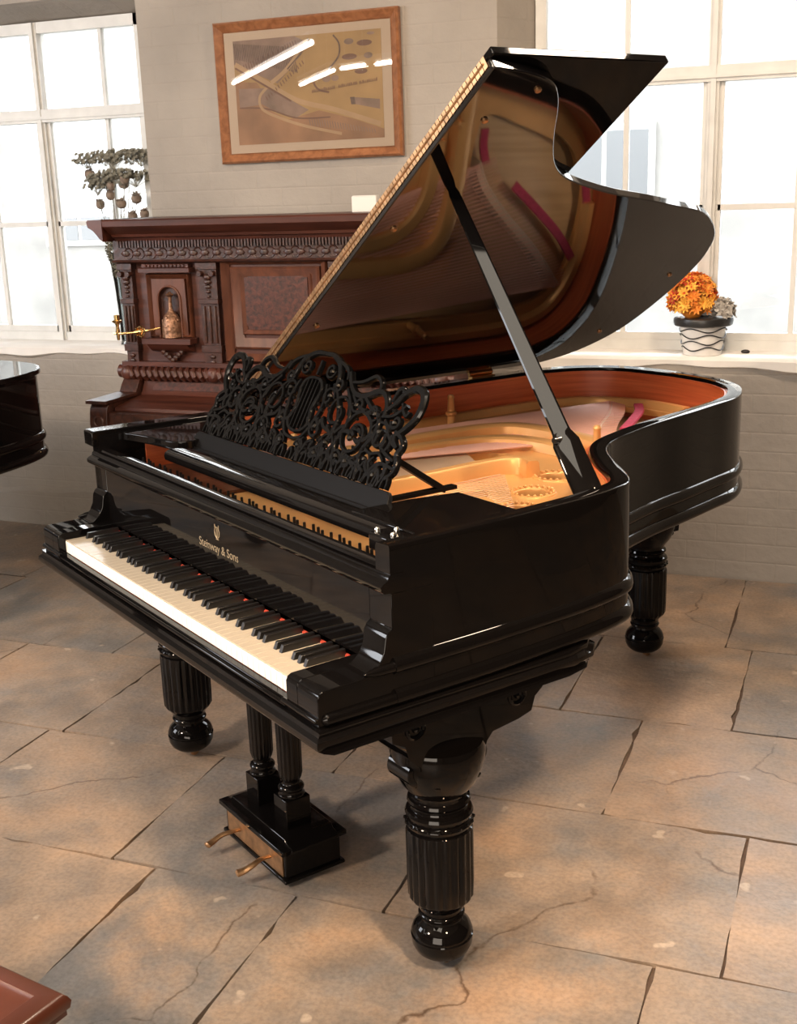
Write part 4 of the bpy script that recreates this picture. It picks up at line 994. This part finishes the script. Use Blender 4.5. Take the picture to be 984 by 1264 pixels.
# ------------------------------------------------------------------ lights
sc = bpy.context.scene
wd = bpy.data.worlds.new('World'); sc.world = wd; wd.use_nodes = True
bg = wd.node_tree.nodes['Background']; bg.inputs[0].default_value = (.97, .985, 1.0, 1); bg.inputs[1].default_value = 11
M['tube'] = emis('tube_glow', (1.0, .93, .84), 30)
M['housing'] = simple('lamp_housing', (.6, .6, .58), .4)
def tube_light(p, q, label):
    p, q = Vector(p), Vector(q); c = (p+q)/2
    r = empty('tube_light', tuple(c), 0, label, 'ceiling light', 'fluorescent tubes overhead')
    b = MB(); b.tube([p-c, q-c], .020, 12); b.build('tube', M['tube'], r)
    t = (q-p).normalized(); s = t.cross(Vector((0, 0, 1))).normalized()
    b = MB(); b.obox((0, 0, .055), t*((q-p).length/2+.02), s*.03, Vector((0, 0, .025)))
    for e in (-.5, .5):
        w = (q-p)*e*.98; b.obox(w+Vector((0, 0, .015)), t*.012, s*.018, Vector((0, 0, .03))); b.tube([w*.7+Vector((0, 0, .07)), w*.7+Vector((0, 0, ZC-c.z-.001))], .003, 5)
    b.build('housing', M['housing'], r)
tube_light((-4.62, -3.75, 2.72), (-2.56, -1.20, 2.72), 'long fluorescent tube hanging left of the camera')
tube_light((-4.18, -4.4, 2.72), (-3.28, -3.23, 2.72), 'fluorescent tube hanging far behind on the left')
tube_light((-3.16, -3.13, 2.72), (-2.83, -2.97, 2.72), 'short fluorescent tube in the far group')
tube_light((-2.76, -2.98, 2.72), (-2.30, -2.78, 2.72), 'end fluorescent tube of the far group')
def area(name, loc, tgt, size, power, col, sy=None):
    l = bpy.data.lights.new(name, 'AREA'); l.energy = power; l.color = col; l.shape = 'RECTANGLE' if sy else 'DISK'; l.size = size
    if sy: l.size_y = sy
    o = bpy.data.objects.new(name, l); COL.objects.link(o); o.location = loc
    o.rotation_euler = (Vector(tgt)-Vector(loc)).to_track_quat('-Z', 'Y').to_euler(); return o
area('warm_area_light', (-1.9, -3.0, 3.0), (.5, .3, .2), .5, 175, (1., .78, .58))
sl = bpy.data.lights.new('track_spot', 'SPOT'); sl.energy = 540; sl.color = (1., .68, .40); sl.spot_size = R(32); sl.spot_blend = 1.; sl.shadow_soft_size = .12
so = bpy.data.objects.new('track_spot', sl); COL.objects.link(so); so.location = (2.2, -1.5, 3.1); so.rotation_euler = (Vector((.50, .48, 0))-Vector((2.2, -1.5, 3.1))).to_track_quat('-Z', 'Y').to_euler()
area('warm_area_light', (1.6, 1.3, 3.1), (.6, 1.2, .6), .5, 58, (1., .78, .58))  # no known fixture; added to brighten the inside of the piano
area('added_fill_light', (.9, -5.3, 1.7), (.3, 2.7, .3), 3.0, 165, (1., .86, .72), 1.8)  # broad fill added behind the camera to soften shadows and even the wall
area('added_fill_light', (-4.6, -1.0, 2.2), (-1.7, 2.4, .1), 1.6, 130, (.92, .95, 1.), 1.6)  # cool fill added to brighten the wall below the left window
area('prop_reflection_light', (.35, -1.2, 3.28), (.35, -1.2, 0), 1.7, 74, (1., .88, .72), 1.4)  # added overhead light, placed so the lid prop reflects white
for x0, x1 in ((-3.25, -1.72), (.145, 2.15)):
    p = area('daylight_portal', ((x0+x1)/2, 3.05, 1.68), ((x0+x1)/2, 0, 1.68), x1-x0, 1, (1, 1, 1), 1.52); p.data.cycles.is_portal = True

# ------------------------------------------------------------------ camera
cd = bpy.data.cameras.new('camera'); cam = bpy.data.objects.new('camera', cd); COL.objects.link(cam); sc.camera = cam
rows = ((0.93376475, 0.35650714, -0.03140145), (-0.06454285, 0.25405192, 0.96503463), (-0.35201934, 0.89908858, -0.26023471))
r_, u_, f_ = (Vector(v).normalized() for v in rows)
cam.matrix_world = Matrix(((r_.x, u_.x, -f_.x, 1.46077862), (r_.y, u_.y, -f_.y, -2.17475463), (r_.z, u_.z, -f_.z, 1.60668396), (0, 0, 0, 1)))
cd.sensor_fit = 'VERTICAL'; cd.sensor_height = 36; cd.lens = 1467.09*36/1264; cd.clip_start = .05; cd.clip_end = 200
sc.view_settings.view_transform = 'Standard'; sc.view_settings.look = 'None'; sc.view_settings.gamma = 1; sc.view_settings.exposure = 0.0
sc.view_settings.use_curve_mapping = False
sc.cycles.max_bounces = 8; sc.cycles.diffuse_bounces = 4; sc.cycles.glossy_bounces = 5
